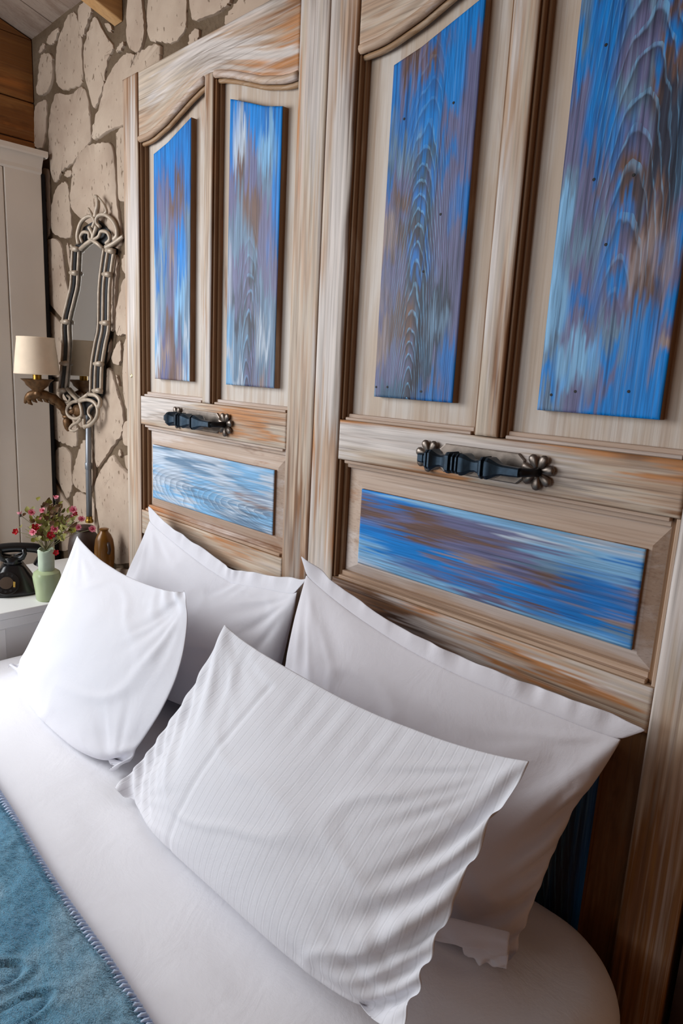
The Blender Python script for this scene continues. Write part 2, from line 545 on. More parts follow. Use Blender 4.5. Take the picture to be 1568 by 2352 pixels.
def mat_stone():
    t = NT('limestone')
    v = t.coord((1, 1, 1))
    oi = t.n('ShaderNodeObjectInfo')
    big = t.noise(v, 7, 4, 0.6)
    fine = t.noise(v, 60, 4, 0.6)
    col = t.ramp(big, [(0.3, lin((172, 151, 134))), (0.7, lin((195, 176, 158)))])
    col = t.mix(t.math('MULTIPLY', oi.outputs['Random'], 0.25), col, rgba((184, 168, 148)))
    vor = t.noise(t.coord((1, 1, 0.5)), 85, 2, 0.5)
    pit = t.step(vor, 0.665, 0.72)
    col = t.mix(t.math('MULTIPLY', pit, 0.75), col, rgba((104, 84, 66)))
    h = t.math('SUBTRACT', t.math('ADD', t.math('MULTIPLY', fine, 0.25), t.math('MULTIPLY', big, 0.5)), pit)
    t.bump(h, 0.5, 0.004)
    return t.base(col, 0.92, 0, 0.15)
def mat_mortar():
    t = NT('brown_mortar')
    v = t.coord((1, 1, 1))
    f = t.noise(v, 90, 5, 0.7)
    g = t.noise(v, 6, 3)
    col = t.mix(t.step(g, 0.35, 0.65), rgba((96, 78, 60)), rgba((120, 103, 85)))
    col = t.mix(t.math('MULTIPLY', t.step(f, 0.5, 0.8), 0.5), col, rgba((70, 55, 42)))
    t.bump(f, 0.8, 0.006)
    return t.base(col, 0.95, 0, 0.1)
MAT['stone'] = mat_stone()
MAT['mortar'] = mat_mortar()

def mat_fleece():
    t = NT('blue_fleece')
    v = t.coord((1, 1, 1))
    a = t.noise(v, 5, 4, 0.6, 0.6)
    b = t.noise(t.coord((60, 140, 60), rot=(0, 0, 0.9)), 1.0, 4, 0.7)
    c = t.noise(v, 420, 3, 0.7)
    col = t.ramp(a, [(0.3, lin((44, 140, 186))), (0.52, lin((98, 176, 214))), (0.75, lin((176, 212, 232)))])
    col = t.mix(t.math('MULTIPLY', t.step(b, 0.52, 0.75), 0.6), col, rgba((26, 100, 142)))
    col = t.mix(t.math('MULTIPLY', t.step(c, 0.5, 0.7), 0.3), col, rgba((150, 196, 218)))
    t.bump(t.math('ADD', b, c), 0.9, 0.006)
    m = t.base(col, 0.95, 0, 0.1)
    t.b.inputs['Sheen Weight'].default_value = 0.5
    return m
MAT['fleece'] = mat_fleece()
MAT['stitch'] = plain('pale_blue_stitch', (190, 206, 232), 0.85, 0, 200, 0.15)
MAT['fibre'] = plain('fleece_fibre', (86, 140, 166), 0.95, 0, 5, 0.35)

#PART2
# ------------------------------------------------------------------ points measured on a known plane of the room
def on_y(u, v, Y):
    c = np.array([u - 784.0, v - 1176.0, F_PX])
    r = AX @ c
    r = r * (Y / r[1])
    return float(r[0]), float(r[2])

WALL_Y = 1.06      # stone faces of the wall behind the bed
FLOOR_Z = -ZC
# ------------------------------------------------------------------ room shell
XL, XR = -2.72, 0.75
def struct(o):
    o['kind'] = 'structure'
    return o

wall_back = struct(box('wall_back', XL - 0.1, XR + 0.1, 1.0665, 1.25, FLOOR_Z, 1.75, MAT['mortar'], None, 0))
fl = struct(box('floor', XL - 0.1, XR + 0.1, -3.0, 1.25, FLOOR_Z - 0.1, FLOOR_Z, MAT['floor'], None, 0))
wl = bmesh.new()
add_box(wl, XL - 0.15, XL, 0.21, 1.072, FLOOR_Z, 2.0)          # beside and behind the wardrobe
add_box(wl, XL - 0.15, XL, -3.0, -1.45, FLOOR_Z, 2.4)
add_box(wl, XL - 0.15, XL, -1.45, 0.21, FLOOR_Z, -0.55)        # below the window
add_box(wl, XL - 0.15, XL, -1.45, 0.21, 0.90, 2.2)             # above the window
wall_left = struct(bmobj('wall_left', wl, MAT['plaster']))
wall_right = struct(box('wall_right', XR, XR + 0.15, -2.95, 1.066, FLOOR_Z, 2.2, MAT['cladding'], None, 0))
wf = bmesh.new()                                               # wall behind the lens, its opening made up for the fill light
add_box(wf, XL - 0.1, -2.6, -3.1, -2.95, FLOOR_Z, 2.4)
add_box(wf, -0.9, XR + 0.1, -3.1, -2.95, FLOOR_Z, 2.4)
add_box(wf, -2.6, -0.9, -3.1, -2.95, FLOOR_Z, -0.85)
add_box(wf, -2.6, -0.9, -3.1, -2.95, 0.75, 2.4)
struct(bmobj('wall_front', wf, MAT['plaster']))
wn = bmesh.new()
for (a, b, c, d) in ((-2.6, -0.9, -0.85, -0.79), (-2.6, -0.9, 0.69, 0.75), (-2.6, -2.54, -0.79, 0.69), (-0.96, -0.9, -0.79, 0.69), (-1.78, -1.72, -0.79, 0.69)):
    add_box(wn, a, b, -3.04, -2.98, c, d, 0.004)
struct(bmobj('added_window', wn, MAT['white_paint']))  # added frame around the fill light, unseen behind the lens
# window frame in the left wall, where the daylight comes in
win = bmesh.new()
for (a, b, c, d) in ((-1.45, 0.21, -0.55, -0.49), (-1.45, 0.21, 0.84, 0.90), (-1.45, -1.39, -0.49, 0.84), (0.15, 0.21, -0.49, 0.84), (-0.65, -0.60, -0.49, 0.84)):
    add_box(win, XL - 0.10, XL - 0.04, a, b, c, d, 0.004)
struct(bmobj('window_1', win, MAT['white_paint']))

# sloping ceiling of boards, rising away from the stone wall, with a rafter under it
PITCH = 0.30
CEIL_Z = 1.10
ceil = empty('ceiling', (-1.0, 1.07, CEIL_Z), 'sloping ceiling of greyish brown boards above the stone wall', None)
if 'label' in ceil: pass
ceil['kind'] = 'structure'
def slope_box(name, x0, x1, ya, yb, za, zb, mat, parent=None, gap=0.0):
    """Box between two y stations following the roof slope; za / zb are heights above the ceiling line."""
    vs_, fs = [], [(0, 1, 3, 2), (4, 6, 7, 5), (0, 4, 5, 1), (2, 3, 7, 6), (0, 2, 6, 4), (1, 5, 7, 3)]
    for x in (x0 + gap, x1 - gap):
        for y in (ya, yb):
            for z in (za, zb):
                vs_.append((x, y, CEIL_Z + (1.07 - y) * PITCH + z))
    o = mesh(name, vs_, fs, mat, parent)
    bm = bmesh.new(); bm.from_mesh(o.data)
    bmesh.ops.recalc_face_normals(bm, faces=bm.faces)
    bmesh.ops.bevel(bm, geom=list(bm.edges), offset=0.002, segments=1, affect='EDGES')
    bm.to_mesh(o.data); bm.free()
    return o
x = XL - 0.1
while x < XR + 0.1:
    slope_box('ceiling_board', x, x + 0.145, 1.09, -2.6, random.uniform(0, 0.004), 0.03, MAT['ceil'], ceil, 0.0015)
    x += 0.145
for k, xb in enumerate((-2.085, -1.30, -0.52, 0.26)):
    slope_box('rafter', xb, xb + 0.048, 1.066, -2.6, -0.135, 0.0, MAT['beam'], ceil)
# brown boards above the wardrobe
for (z0, z1) in ((0.66, 0.765), (0.765, 0.895), (0.895, 1.10), (1.10, 1.30), (1.30, 1.5)):
    o = box('cladding_board', XL, XL + 0.018, -0.2, 1.066, z0 + 0.002, z1 - 0.002, MAT['cladding'], wall_left, 0.003, 1)
    bm = bmesh.new(); bm.from_mesh(o.data)
    for v in bm.verts:      # cut to the roof slope
        lim = CEIL_Z - 0.004 + (1.07 - v.co.y - o.parent.location.y) * PITCH
        w = o.parent.location.z
        v.co.z = min(v.co.z, lim + ZC - w)
    bm.to_mesh(o.data); bm.free()

# dark post added for the unlit black area right of the headboard
struct(box('unlit_area_post', -0.215, -0.06, 1.0, 1.071, FLOOR_Z, 1.09, MAT['darkwood'], None, 0.004))

# ------------------------------------------------------------------ stones of the wall (crazy paving in brown mortar)
def q(pts, k, ox, oy):
    return [(ox + a / k, oy + b / k) for a, b in pts]
STONES = []
A = lambda *p: STONES.append(q(p, 3.92, 0, 0))
A((345,460),(370,400),(400,380),(405,420),(375,470),(340,480))
A((410,375),(440,310),(520,245),(530,260),(490,370),(470,400),(430,400))
A((500,400),(560,250),(600,130),(640,105),(670,110),(690,170),(720,300),(730,380),(725,480),(740,680),(720,760),(650,780),(580,810),(510,770),(490,680),(500,550))
A((705,60),(735,5),(790,-20),(830,80),(800,160),(760,280),(735,360),(720,280),(705,150))
A((840,145),(870,170),(930,300),(980,370),(1020,410),(1000,470),(960,520),(935,700),(930,770),(880,900),(840,990),(800,830),(760,690),(745,500),(755,390),(800,250))
A((370,500),(410,480),(465,490),(475,560),(470,720),(430,830),(370,860),(325,840),(345,700),(360,560))
A((310,940),(370,910),(415,890),(410,1000),(405,1200),(380,1330),(300,1320),(295,1200),(300,1050))
A((490,850),(540,840),(590,860),(650,850),(700,800),(740,780),(770,850),(800,1000),(800,1150),(815,1270),(760,1320),(700,1400),(620,1490),(560,1520),(540,1570),(500,1640),(470,1620),(440,1400),(435,1200),(450,1000))
A((1060,570),(1130,490),(1180,480),(1220,510),(1240,490),(1300,460),(1380,400),(1430,410),(1445,440),(1430,560),(1420,800),(1300,1000),(1200,1090),(1095,1130),(1000,1160),(900,1230),(840,1260),(835,1190),(870,1050),(930,880),(940,790),(1000,660))
A((1050,470),(1060,430),(1100,370),(1120,380),(1110,430),(1060,480))
A((930,200),(1000,215),(1010,280),(990,300),(960,260))
A((1150,-60),(1270,-60),(1290,150),(1305,250),(1290,370),(1250,480),(1200,460),(1150,420),(1140,300))
A((720,1370),(800,1310),(870,1300),(930,1290),(1000,1300),(1020,1400),(1035,1600),(1045,1800),(1070,1950),(1085,2100),(1075,2220),(1030,2232),(990,2190),(940,2120),(700,1940),(640,1860),(630,1780),(660,1600),(650,1530),(690,1450))
A((1040,1180),(1095,1140),(1200,1150),(1300,1300),(1300,1800),(1060,1810),(1050,1600),(1045,1400))
A((570,1560),(610,1530),(650,1535),(635,1590),(590,1600))
A((510,1680),(560,1640),(600,1640),(610,1720),(620,1850),(635,1980),(640,2080),(630,2140),(560,2140),(490,2110),(455,2080),(450,1900),(475,1770))
A((340,1530),(430,1520),(435,1700),(440,2050),(420,2150),(340,2130))
A((590,2190),(612,2185),(640,2500),(630,2480))
A((250,1380),(330,1370),(345,1480),(300,1520),(240,1500))
STONES.append([(96,561),(112,551),(125,548),(138,559),(143,575),(145,600),(150,638),(158,684),(162,720),(160,745),(138,725),(108,690),(90,675)])
A = lambda *p: STONES.append(q(p, 2.8, 280, 0))
A((165,-60),(410,-60),(405,150),(400,190),(340,270),(280,275),(240,260),(190,270),(165,240),(155,120))
A((440,-60),(710,-60),(700,10),(660,50),(600,90),(530,110),(470,140),(445,110))
A((650,130),(700,70),(740,0),(900,-60),(1000,-60),(860,200),(700,200))
A((430,250),(450,190),(490,180),(500,210),(470,300),(420,300))
A = lambda *p: STONES.append(q(p, 3.92, 0, 600))
A((330,470),(440,455),(540,560),(620,720),(630,800),(620,950),(600,1035),(450,1040),(340,1030))
A((340,1100),(600,1090),(600,1200),(640,1350),(680,1500),(690,1660),(640,1670),(550,1630),(460,1590),(340,1570))
A((650,900),(720,940),(790,1000),(800,1200),(780,1400),(740,1500),(700,1480),(660,1350),(630,1200),(630,1000))
A((700,-40),(800,0),(820,300),(800,600),(760,880),(680,850),(660,600),(690,300))
A((945,-40),(1000,-90),(1065,-30),(1055,100),(1040,300),(1030,630),(960,600),(920,580),(915,300))
A((1090,280),(1115,150),(1300,160),(1300,680),(1110,650),(1070,680),(1045,640),(1050,450))
A((1105,-60),(1250,-60),(1250,110),(1110,110),(1095,40))
A((890,640),(980,680),(1000,740),(980,850),(960,900),(900,980),(850,1010),(840,800))
A((1060,730),(1085,700),(1090,800),(1080,940),(1010,920),(1005,850),(1030,790))
A((870,1080),(960,980),(990,960),(1020,1050),(1060,1200),(1100,1300),(1115,1450),(1100,1560),(1030,1640),(960,1750),(880,1870),(860,1760),(840,1650),(830,1400),(850,1200))
A((1045,1000),(1070,1060),(1078,1150),(1055,1060))
A((1110,700),(1300,700),(1300,1330),(1130,1340),(1105,1200),(1095,1000),(1105,850))
A((1120,1440),(1300,1400),(1300,1700),(1120,1660),(1108,1580))
A((1060,1700),(1090,1690),(1095,1760),(1070,1770))
A((890,1920),(960,1820),(1010,1740),(1050,1810),(1100,1880),(1300,2000),(1300,2700),(1040,2720),(960,2640),(900,2500),(905,2400),(870,2200),(850,2050))
A((1120,1740),(1300,1760),(1300,1940),(1150,1880))
A((500,1690),(560,1670),(600,1690),(640,1760),(635,1900),(650,1990),(630,2080),(600,2150),(520,1980),(480,1900),(490,1780))
A((690,1800),(720,1690),(750,1620),(800,1600),(840,1720),(850,1800),(850,1950),(820,2080),(770,2085),(690,2040),(655,1980),(665,1880))
A((655,2110),(690,2075),(770,2110),(820,2120),(840,2200),(870,2352),(870,2600),(700,2650),(640,2500),(650,2250))
A((400,1960),(480,1985),(560,2120),(630,2220),(620,2600),(400,2600))
A((400,1620),(460,1620),(475,1700),(465,1900),(400,1900))
A((720,2700),(880,2680),(1000,2760),(1000,2950),(760,2950))
A((1040,2770),(1300,2760),(1300,3000),(1060,2990))
STONES_N = [len(STONES)]
def in_poly(p, poly):
    c = False
    for i in range(len(poly)):
        (x1, y1), (x2, y2) = poly[i], poly[i - 1]
        if (y1 > p[1]) != (y2 > p[1]) and p[0] < (x2 - x1) * (p[1] - y1) / (y2 - y1) + x1:
            c = not c
    return c
def stone(poly_xz, dep):
    p = []
    for i in range(len(poly_xz)):
        a_, b_ = poly_xz[i], poly_xz[(i + 1) % len(poly_xz)]
        L_ = math.hypot(b_[0] - a_[0], b_[1] - a_[1])
        f_ = min(0.4, 0.012 / max(L_, 1e-6))
        p += [(a_[0] + (b_[0] - a_[0]) * f_, a_[1] + (b_[1] - a_[1]) * f_), (b_[0] + (a_[0] - b_[0]) * f_, b_[1] + (a_[1] - b_[1]) * f_)]
        if L_ > 0.08:
            p.insert(len(p) - 1, ((a_[0] + b_[0]) / 2 + random.uniform(-.003, .003), (a_[1] + b_[1]) / 2 + random.uniform(-.003, .003)))
    p = chaikin(p, 1)
    cx = sum(a for a, b in p) / len(p); cz = sum(b for a, b in p) / len(p)
    n = len(p)
    vs_, fs = [], []
    for i, (s, y) in enumerate(((1.0, 1.074), (1.0, WALL_Y + 0.003 - dep), (0.985, WALL_Y - dep), (0.6, WALL_Y - 0.0015 - dep))):
        for k, (a, b) in enumerate(p):
            j = 0.0016 * math.sin(k * 2.4) + 0.0012 * math.sin(k * 4.1 + cx * 50) if i < 3 else 0
            vs_.append((cx + (a - cx) * s * 1.025 + j, y + (random.uniform(-.0012, .0012) if i >= 2 else 0), cz + (b - cz) * s * 1.025 - j))
    for i in range(3):
        for k in range(n):
            fs.append((i * n + k, i * n + (k + 1) % n, (i + 1) * n + (k + 1) % n, (i + 1) * n + k))
    fs.append(tuple(3 * n + k for k in range(n)))
    o = mesh('stone', vs_, fs, MAT['stone'], wall_back)
    bm = bmesh.new(); bm.from_mesh(o.data)
    bmesh.ops.recalc_face_normals(bm, faces=bm.faces)
    bm.to_mesh(o.data); bm.free()
    autosmooth(o, 50)
for s in STONES:
    poly = [on_y(a, b, WALL_Y) for a, b in s]
    if sum(b for a, b in poly) / len(poly) > 1.08: continue
    stone([(a, min(b, 1.085)) for a, b in poly], random.uniform(-0.003, 0.004))
# the wall goes on above the headboard to the right, beyond the frame
def clip_half(poly, p, nrm):
    out = []
    for i in range(len(poly)):
        a, b = poly[i - 1], poly[i]
        da = (a[0] - p[0]) * nrm[0] + (a[1] - p[1]) * nrm[1]
        db = (b[0] - p[0]) * nrm[0] + (b[1] - p[1]) * nrm[1]
        if (da <= 0) != (db <= 0):
            t = da / (da - db)
            out.append((a[0] + (b[0] - a[0]) * t, a[1] + (b[1] - a[1]) * t))
        if db <= 0:
            out.append(b)
    return out
def rubble(x0, x1, z0, z1, nx, nz):
    seeds = [(x0 + (i + .5 + random.uniform(-.35, .35)) * (x1 - x0) / nx, z0 + (j + .5 + random.uniform(-.3, .3)) * (z1 - z0) / nz) for i in range(nx) for j in range(nz)]
    for s in seeds:
        poly = [(x0, z0), (x1, z0), (x1, z1), (x0, z1)]
        for t in seeds:
            if t is s: continue
            d = math.hypot(t[0] - s[0], t[1] - s[1])
            nrm = ((t[0] - s[0]) / d, (t[1] - s[1]) / d)
            mid = ((s[0] + t[0]) / 2 - nrm[0] * 0.009, (s[1] + t[1]) / 2 - nrm[1] * 0.009)
            poly = clip_half(poly, mid, nrm)
            if len(poly) < 3: break
        if len(poly) >= 3:
            stone(poly, random.uniform(-0.003, 0.004))
rubble(-1.22, -0.22, 0.78, 1.08, 6, 2)
rubble(-0.05, 0.74, -0.9, 1.08, 4, 8)

# ------------------------------------------------------------------ headboard: two old door leaves
HB = empty('headboard', (-1.07, 1.02, FLOOR_Z), 'tall limed wood headboard of two old door leaves with blue boards', 'headboard')
HX = lambda x: x + 1.07      # measured from the foot of the headboard
HZ = lambda z: z + ZC
YF, YB, YP = 1.0, 1.05, 1.028      # front of the framing, back, recessed panel
def P_(c): return {'B': (0, 130, 216), 'b': (22, 116, 198), 'L': (128, 182, 224), 'P': (108, 108, 146), 'K': (52, 56, 74), 'N': (112, 84, 74),
                   'T': (154, 134, 130), 'W': (190, 204, 220), 'G': (108, 138, 166), 'S': (58, 94, 124), 'D': (20, 92, 172)}[c]
def W_(c): return {'w': (207, 198, 192), 'c': (194, 178, 160), 't': (182, 154, 130), 'o': (186, 128, 78), 'n': (136, 96, 64), 'd': (84, 58, 42), 'g': (166, 154, 144), 'a': (150, 104, 54)}[c]
def paint_grid(rows, nu, nv, axis, seed, streak=0.9, pal=None):
    """Pigment over the board: colour patches with brush-streaked edges. Returns (nv, nu, 4), v from the top."""
    R = [r.split() for r in rows.strip().split('\n')]
    C = np.array([[lin((pal or P_)(c)) for c in r] for r in R])
    nr, nc = C.shape[:2]
    v, u = np.meshgrid(np.linspace(0, 1, nv), np.linspace(0, 1, nu), indexing='ij')
    if axis == 'z':
        a, c, la, lc = v, u, nr, nc
    else:
        a, c, la, lc = u, v, nc, nr
    n1 = vnoise(c * lc * 4.0 + 3, a * la * 0.35 + seed, seed) * 0.9 + vnoise(c * lc * 11 + 1, a * la * 0.8, seed + 1) * 0.7 + vnoise(c * lc * 26, a * la * 0.9, seed + 2) * 0.5
    n2 = vnoise(c * lc * 1.5, a * la * 0.5, seed + 3) * 0.45 + vnoise(c * lc * 5, a * la * 0.35, seed + 4) * 0.25
    av = np.clip(a * (la - 1) + n1 * streak, 0, la - 1.001)
    cv = np.clip(c * (lc - 1) + n2, 0, lc - 1.001)
    if axis == 'z': rv, cu = av, cv
    else: rv, cu = cv, av
    i, j = rv.astype(int), cu.astype(int)
    f = lambda t: np.clip((t - 0.5) * 1.9 + 0.5, 0, 1)
    fi, fj = f(rv - i)[..., None], f(cu - j)[..., None]
    out = C[i, j] * (1 - fi) * (1 - fj) + C[i + 1, j] * fi * (1 - fj) + C[i, j + 1] * (1 - fi) * fj + C[i + 1, j + 1] * fi * fj
    k = 1 + 0.22 * vnoise(c * lc * 30, a * la * 1.2, seed + 5)[..., None] + 0.10 * vnoise(c * lc * 9, a * la * 0.6, seed + 6)[..., None]
    out = np.clip(out * k, 0, 1)
    return np.concatenate([out, np.ones((nv, nu, 1))], axis=2)

def board(x0, x1, zb, ztop, yf, rows, mat, axis, seed, step=0.0026, name='board', side=None, pal=None, rear=None, arris=0.0016):
    nu = max(12, int((x1 - x0) / step))
    zt = ztop if callable(ztop) else (lambda x: ztop)
    zbf = zb if callable(zb) else (lambda x: zb)
    hmax = max(max(zt(x0), zt(x1)) - min(zbf(x0), zbf(x1)), 0.05)
    nv = max(12, int(hmax / step))
    vs_ = np.zeros((nv, nu, 3))
    uu = np.linspace(0, 1, nu)
    xs = x0 + (x1 - x0) * uu
    zts = np.array([zt(a) for a in xs])
    zbs = np.array([zbf(a) for a in xs])
    for i in range(nv):
        t = i / (nv - 1)
        vs_[i, :, 0] = xs
        vs_[i, :, 1] = yf
        vs_[i, :, 2] = zts + (zbs - zts) * t
    # softened, slightly uneven arris
    e = np.minimum.reduce([np.tile(np.minimum(uu, 1 - uu) * (x1 - x0), (nv, 1)), np.tile((np.minimum(np.linspace(0, 1, nv), 1 - np.linspace(0, 1, nv)) * hmax)[:, None], (1, nu))])
    vs_[:, :, 1] += arris * np.clip(1 - e / 0.004, 0, 1) ** 2
    col = paint_grid(rows, nu, nv, axis, seed, pal=pal)
    idx = np.arange(nu * nv).reshape(nv, nu)
    fs = np.stack([idx[:-1, :-1], idx[1:, :-1], idx[1:, 1:], idx[:-1, 1:]], -1).reshape(-1, 4).tolist()
    nfront = len(fs)
    loop = list(idx[0, :]) + list(idx[1:, -1]) + list(idx[-1, -2::-1]) + list(idx[-2:0:-1, 0])
    V = vs_.reshape(-1, 3)
    back = V[loop].copy(); back[:, 1] = YP if rear is None else rear
    off = len(V)
    n = len(loop)
    for k in range(n):
        fs.append((loop[k], loop[(k + 1) % n], off + (k + 1) % n, off + k))
    V = np.concatenate([V, back])
    cc = np.concatenate([col.reshape(-1, 4), np.tile([0.12, 0.06, 0.03, 1], (n, 1))])
    o = mesh(name, V, fs, mat, HB, False, cc)
    o.data.materials.append(side or MAT['brown_v'])
    mi = np.zeros(len(fs), dtype=np.int32); mi[nfront:] = 1
    o.data.polygons.foreach_set('material_index', mi)
    o.data.polygons.foreach_set('use_smooth', [True] * nfront + [False] * n)
    return o

# framing
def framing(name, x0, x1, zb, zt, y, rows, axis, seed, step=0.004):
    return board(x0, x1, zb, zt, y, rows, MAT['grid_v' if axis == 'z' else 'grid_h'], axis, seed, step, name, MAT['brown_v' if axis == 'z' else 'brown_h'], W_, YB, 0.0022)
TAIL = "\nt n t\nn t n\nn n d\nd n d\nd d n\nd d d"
ST = [(-1.922, -1.838, """n t n
t w c
t w w
c w w
t w c
t w c
t c t
c c t
c t t
c c t
o c t
c c c""" + TAIL), (-1.172, -1.0845, """w g w
c w c
o w c
t c w
t t c
c c t
c t w
t c c
g n t
t g n
n t g
g n c""" + TAIL), (-1.0825, -1.003, """w g o
w t n
t w d
c w g
t w d
w w g
c w g
o t n
w c o
c w c
c w t
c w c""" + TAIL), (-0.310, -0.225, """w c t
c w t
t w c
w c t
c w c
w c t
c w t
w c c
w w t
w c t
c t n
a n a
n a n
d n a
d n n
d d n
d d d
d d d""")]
for k, (a, b, rows) in enumerate(ST):  # lowest rows: bare brown wood, with light falloff painted in too
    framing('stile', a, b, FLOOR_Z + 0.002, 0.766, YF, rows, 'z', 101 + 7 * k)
RAILS = [dict(top="""c c c w t w g o
c c w w w t t n
c w c g w w t o
t c t w g w w o
c t c t w t o o""", mid="""w w w w c t o t t
w w w g c t o o t
w g w c t o t o c
t c t c t t c c t""", bot="""t c t t c o t c
c t c c t t c c
c c t c c t c t""", mul="""t c
n c
c t
t c
c w
t w
w w
c w"""), dict(top="""o t t c c w t t
t n c w c c t c
t t w c w t c t
c t c t w c t t
t c w c c t t c""", mid="""o o t w c n o n o
w w w w w w c c o
w w w w c w g c t
w c c t w c g c t
c n n o c g t c n""", bot="""d n w o w c c w
n d n g n o w c
d n d w t n o c
n d g n w o t c
d n n g c t a t""", mul="""c t
w t
t c
w t
w c
w t
c n
c t""")]
def arch_h(s):
    return float(np.interp(s, [0, .10, .18, .39, .54, .727, .87, 1.0], [0, 0.0, .04, .24, .46, .73, .90, 1.0]))
LEAVES = [(-1.838, -1.172, -1.516, -1.480), (-1.003, -0.310, -0.666, -0.620)]
BOARDS = []
for li, (a, b, m0, m1) in enumerate(LEAVES):
    c, half = (m0 + m1) / 2, (b - a) / 2
    def arch(xx, c=c, half=half):
        return 0.604 + 0.077 * arch_h(max(0.0, 1 - abs(xx - c) / half))
    BOARDS.append(arch)
    n = 48
    poly = [(a + 0.0006 + (b - a - 0.0012) * k / n, arch(a + (b - a) * k / n)) for k in range(n + 1)]
    RL = RAILS[li]
    framing('top_rail', a + 0.0006, b - 0.0006, arch, 0.766, YF + 0.002, RL['top'], 'x', 141 + li)
    # moulding that follows the arch: a bead and a fillet, in two lengths either side of the mullion
    for (xa, xb) in ((a, m0), (m1, b)):
        for dz, r, yy, mm in ((-0.004, 0.0085, 1.006, 'wood_h'), (-0.016, 0.0055, 1.016, 'brown_h')):
            pts = [(xa + 0.004 + (xb - xa - 0.008) * k / 24, yy, arch(xa + (xb - xa) * k / 24) + dz) for k in range(25)]
            tube('arch_moulding', pts, r, MAT[mm], HB, 10)
    framing('mid_rail', a + 0.0006, b - 0.0006, -0.178, -0.095, YF + 0.001, RL['mid'], 'x', 151 + li, 0.003)
    framing('bottom_rail', a + 0.0006, b - 0.0006, -0.512, -0.438, YF + 0.001, RL['bot'], 'x', 161 + li, 0.003)
    box('foot_rail', a + 0.0006, b - 0.0006, YF + 0.001, YB, -1.46, -1.34, MAT['raw_shaded_v'], HB, 0.0025, 2)
    framing('mullion', m0, m1, -0.094, arch(c) - 0.001, YF + 0.0005, RL['mul'], 'z', 171 + li, 0.003)
    box('mullion', m0, m1, YF + 0.0005, YB, -1.338, -0.513, MAT['raw_shaded_v'], HB, 0.003, 2)
    box('upper_panel', a + 0.001, b - 0.001, YP, 1.044, -0.10, 0.69, MAT['field'], HB, 0)
    box('lower_panel', a + 0.001, b - 0.001, YP, 1.044, -0.45, -0.17, MAT['field_h'], HB, 0)
    box('foot_panel', a + 0.001, b - 0.001, YP, 1.044, -1.35, -0.50, MAT['raw_shaded_v'], HB, 0)
    # small stepped mouldings planted in the rebates
    for (xs, d) in ((a, 1), (m0, -1), (m1, 1), (b, -1)):
        zt_ = arch(xs + d * 0.006) - 0.012
        for w, y0, mm in ((0.006, 1.007, 'brown_v'), (0.012, 1.017, 'brown_v')):
            x0, x1 = sorted((xs + d * 0.0004, xs + d * w))
            box('rebate_moulding', x0, x1, y0, YP, -0.094, zt_, MAT[mm], HB, 0.0012, 1)
    for (xa, xb) in ((a, m0), (m1, b)):
        for w, y0 in ((0.006, 1.007), (0.013, 1.017)):
            box('rebate_moulding', xa + 0.012, xb - 0.012, y0, YP, -0.0948, -0.095 + w, MAT['field_h'], HB, 0.0012, 1)
    for (xs, d) in ((a, 1), (b, -1)):
        for w, y0, mm in ((0.007, 1.006, 'brown_v' if d > 0 else 'wood_v'), (0.016, 1.017, 'brown_v')):
            x0, x1 = sorted((xs + d * 0.0004, xs + d * w))
            box('rebate_moulding', x0, x1, y0, YP, -0.4375, -0.1785, MAT[mm], HB, 0.0012, 1)
    for zs, d in ((-0.1782, -1), (-0.4378, 1)):
        for w, y0 in ((0.007, 1.006), (0.016, 1.017)):
            z0, z1 = sorted((zs, zs + d * w))
            box('rebate_moulding', a + 0.016, b - 0.016, y0, YP, z0, z1, MAT['wood_h2' if d > 0 else 'field_h'], HB, 0.0012, 1)
    # fielded bevel round the lower board
    bx0, bx1 = ((-1.786, -1.221), (-0.936, -0.354))[li]
    bz0, bz1 = -0.393, -0.233
    ox0, ox1, oz0, oz1 = a + 0.017, b - 0.017, -0.421, -0.195
    vs_ = []
    for (x0, x1, z0, z1, y) in ((ox0, ox1, oz0, oz1, 1.027), (bx0 - 0.006, bx1 + 0.006, bz0 - 0.006, bz1 + 0.006, 1.0175), (bx0, bx1, bz0, bz1, 1.0175)):
        vs_ += [(x0, y, z0), (x1, y, z0), (x1, y, z1), (x0, y, z1)]
    fs = [(r * 4 + k, r * 4 + (k + 1) % 4, r * 4 + 4 + (k + 1) % 4, r * 4 + 4 + k) for r in (0, 1) for k in range(4)]
    mesh('panel_bevel', vs_, fs, MAT['field_h'], HB)

b1 = board(-1.772, -1.589, -0.0424, lambda x: BOARDS[0](x) - 0.054, 1.010, """
B B B B b
B b B b B
b P b N b
B P N P G
b G P B G
L b T B G
W G P L G
W G P L G
L P N G W
W T N P L
T P N T W""", board_mat('blue_board_straight', 'z', HX(-1.86), HZ(-6), 0.004, 190, 0.5), 'z', 11)
b2 = board(-1.424, -1.232, -0.0424, lambda x: BOARDS[0](x) - 0.054, 1.010, """
B b B b B
B W B L B
b W P L B
P N P G B
P G N P B
G G N P b
W P G P P
W P K G P
L K P G G
L G K W G
W G P G G
L W P T P""", board_mat('blue_board_dark_streak', 'z', HX(-1.335), HZ(-0.30), 0.10, 210, 0.8, span=(HZ(0.35), HZ(0.12))), 'z', 23)
b3 = board(-0.918, -0.726, -0.0424, lambda x: BOARDS[1](x) - 0.054, 1.010, """
b N b B B
B P N B B
B b b B P
G b B B P
S G B P P
b P S b P
P N b P P
T P S P b
T N K P b
P P b P P
T P K P P
P N S K P
T N K G P
T P S K b
P P K P b
G S K b b""", board_mat('blue_board_cathedral', 'z', HX(-0.832), HZ(-0.16), 0.115, 285, 1.0, span=(HZ(0.62), HZ(0.18))), 'z', 37)
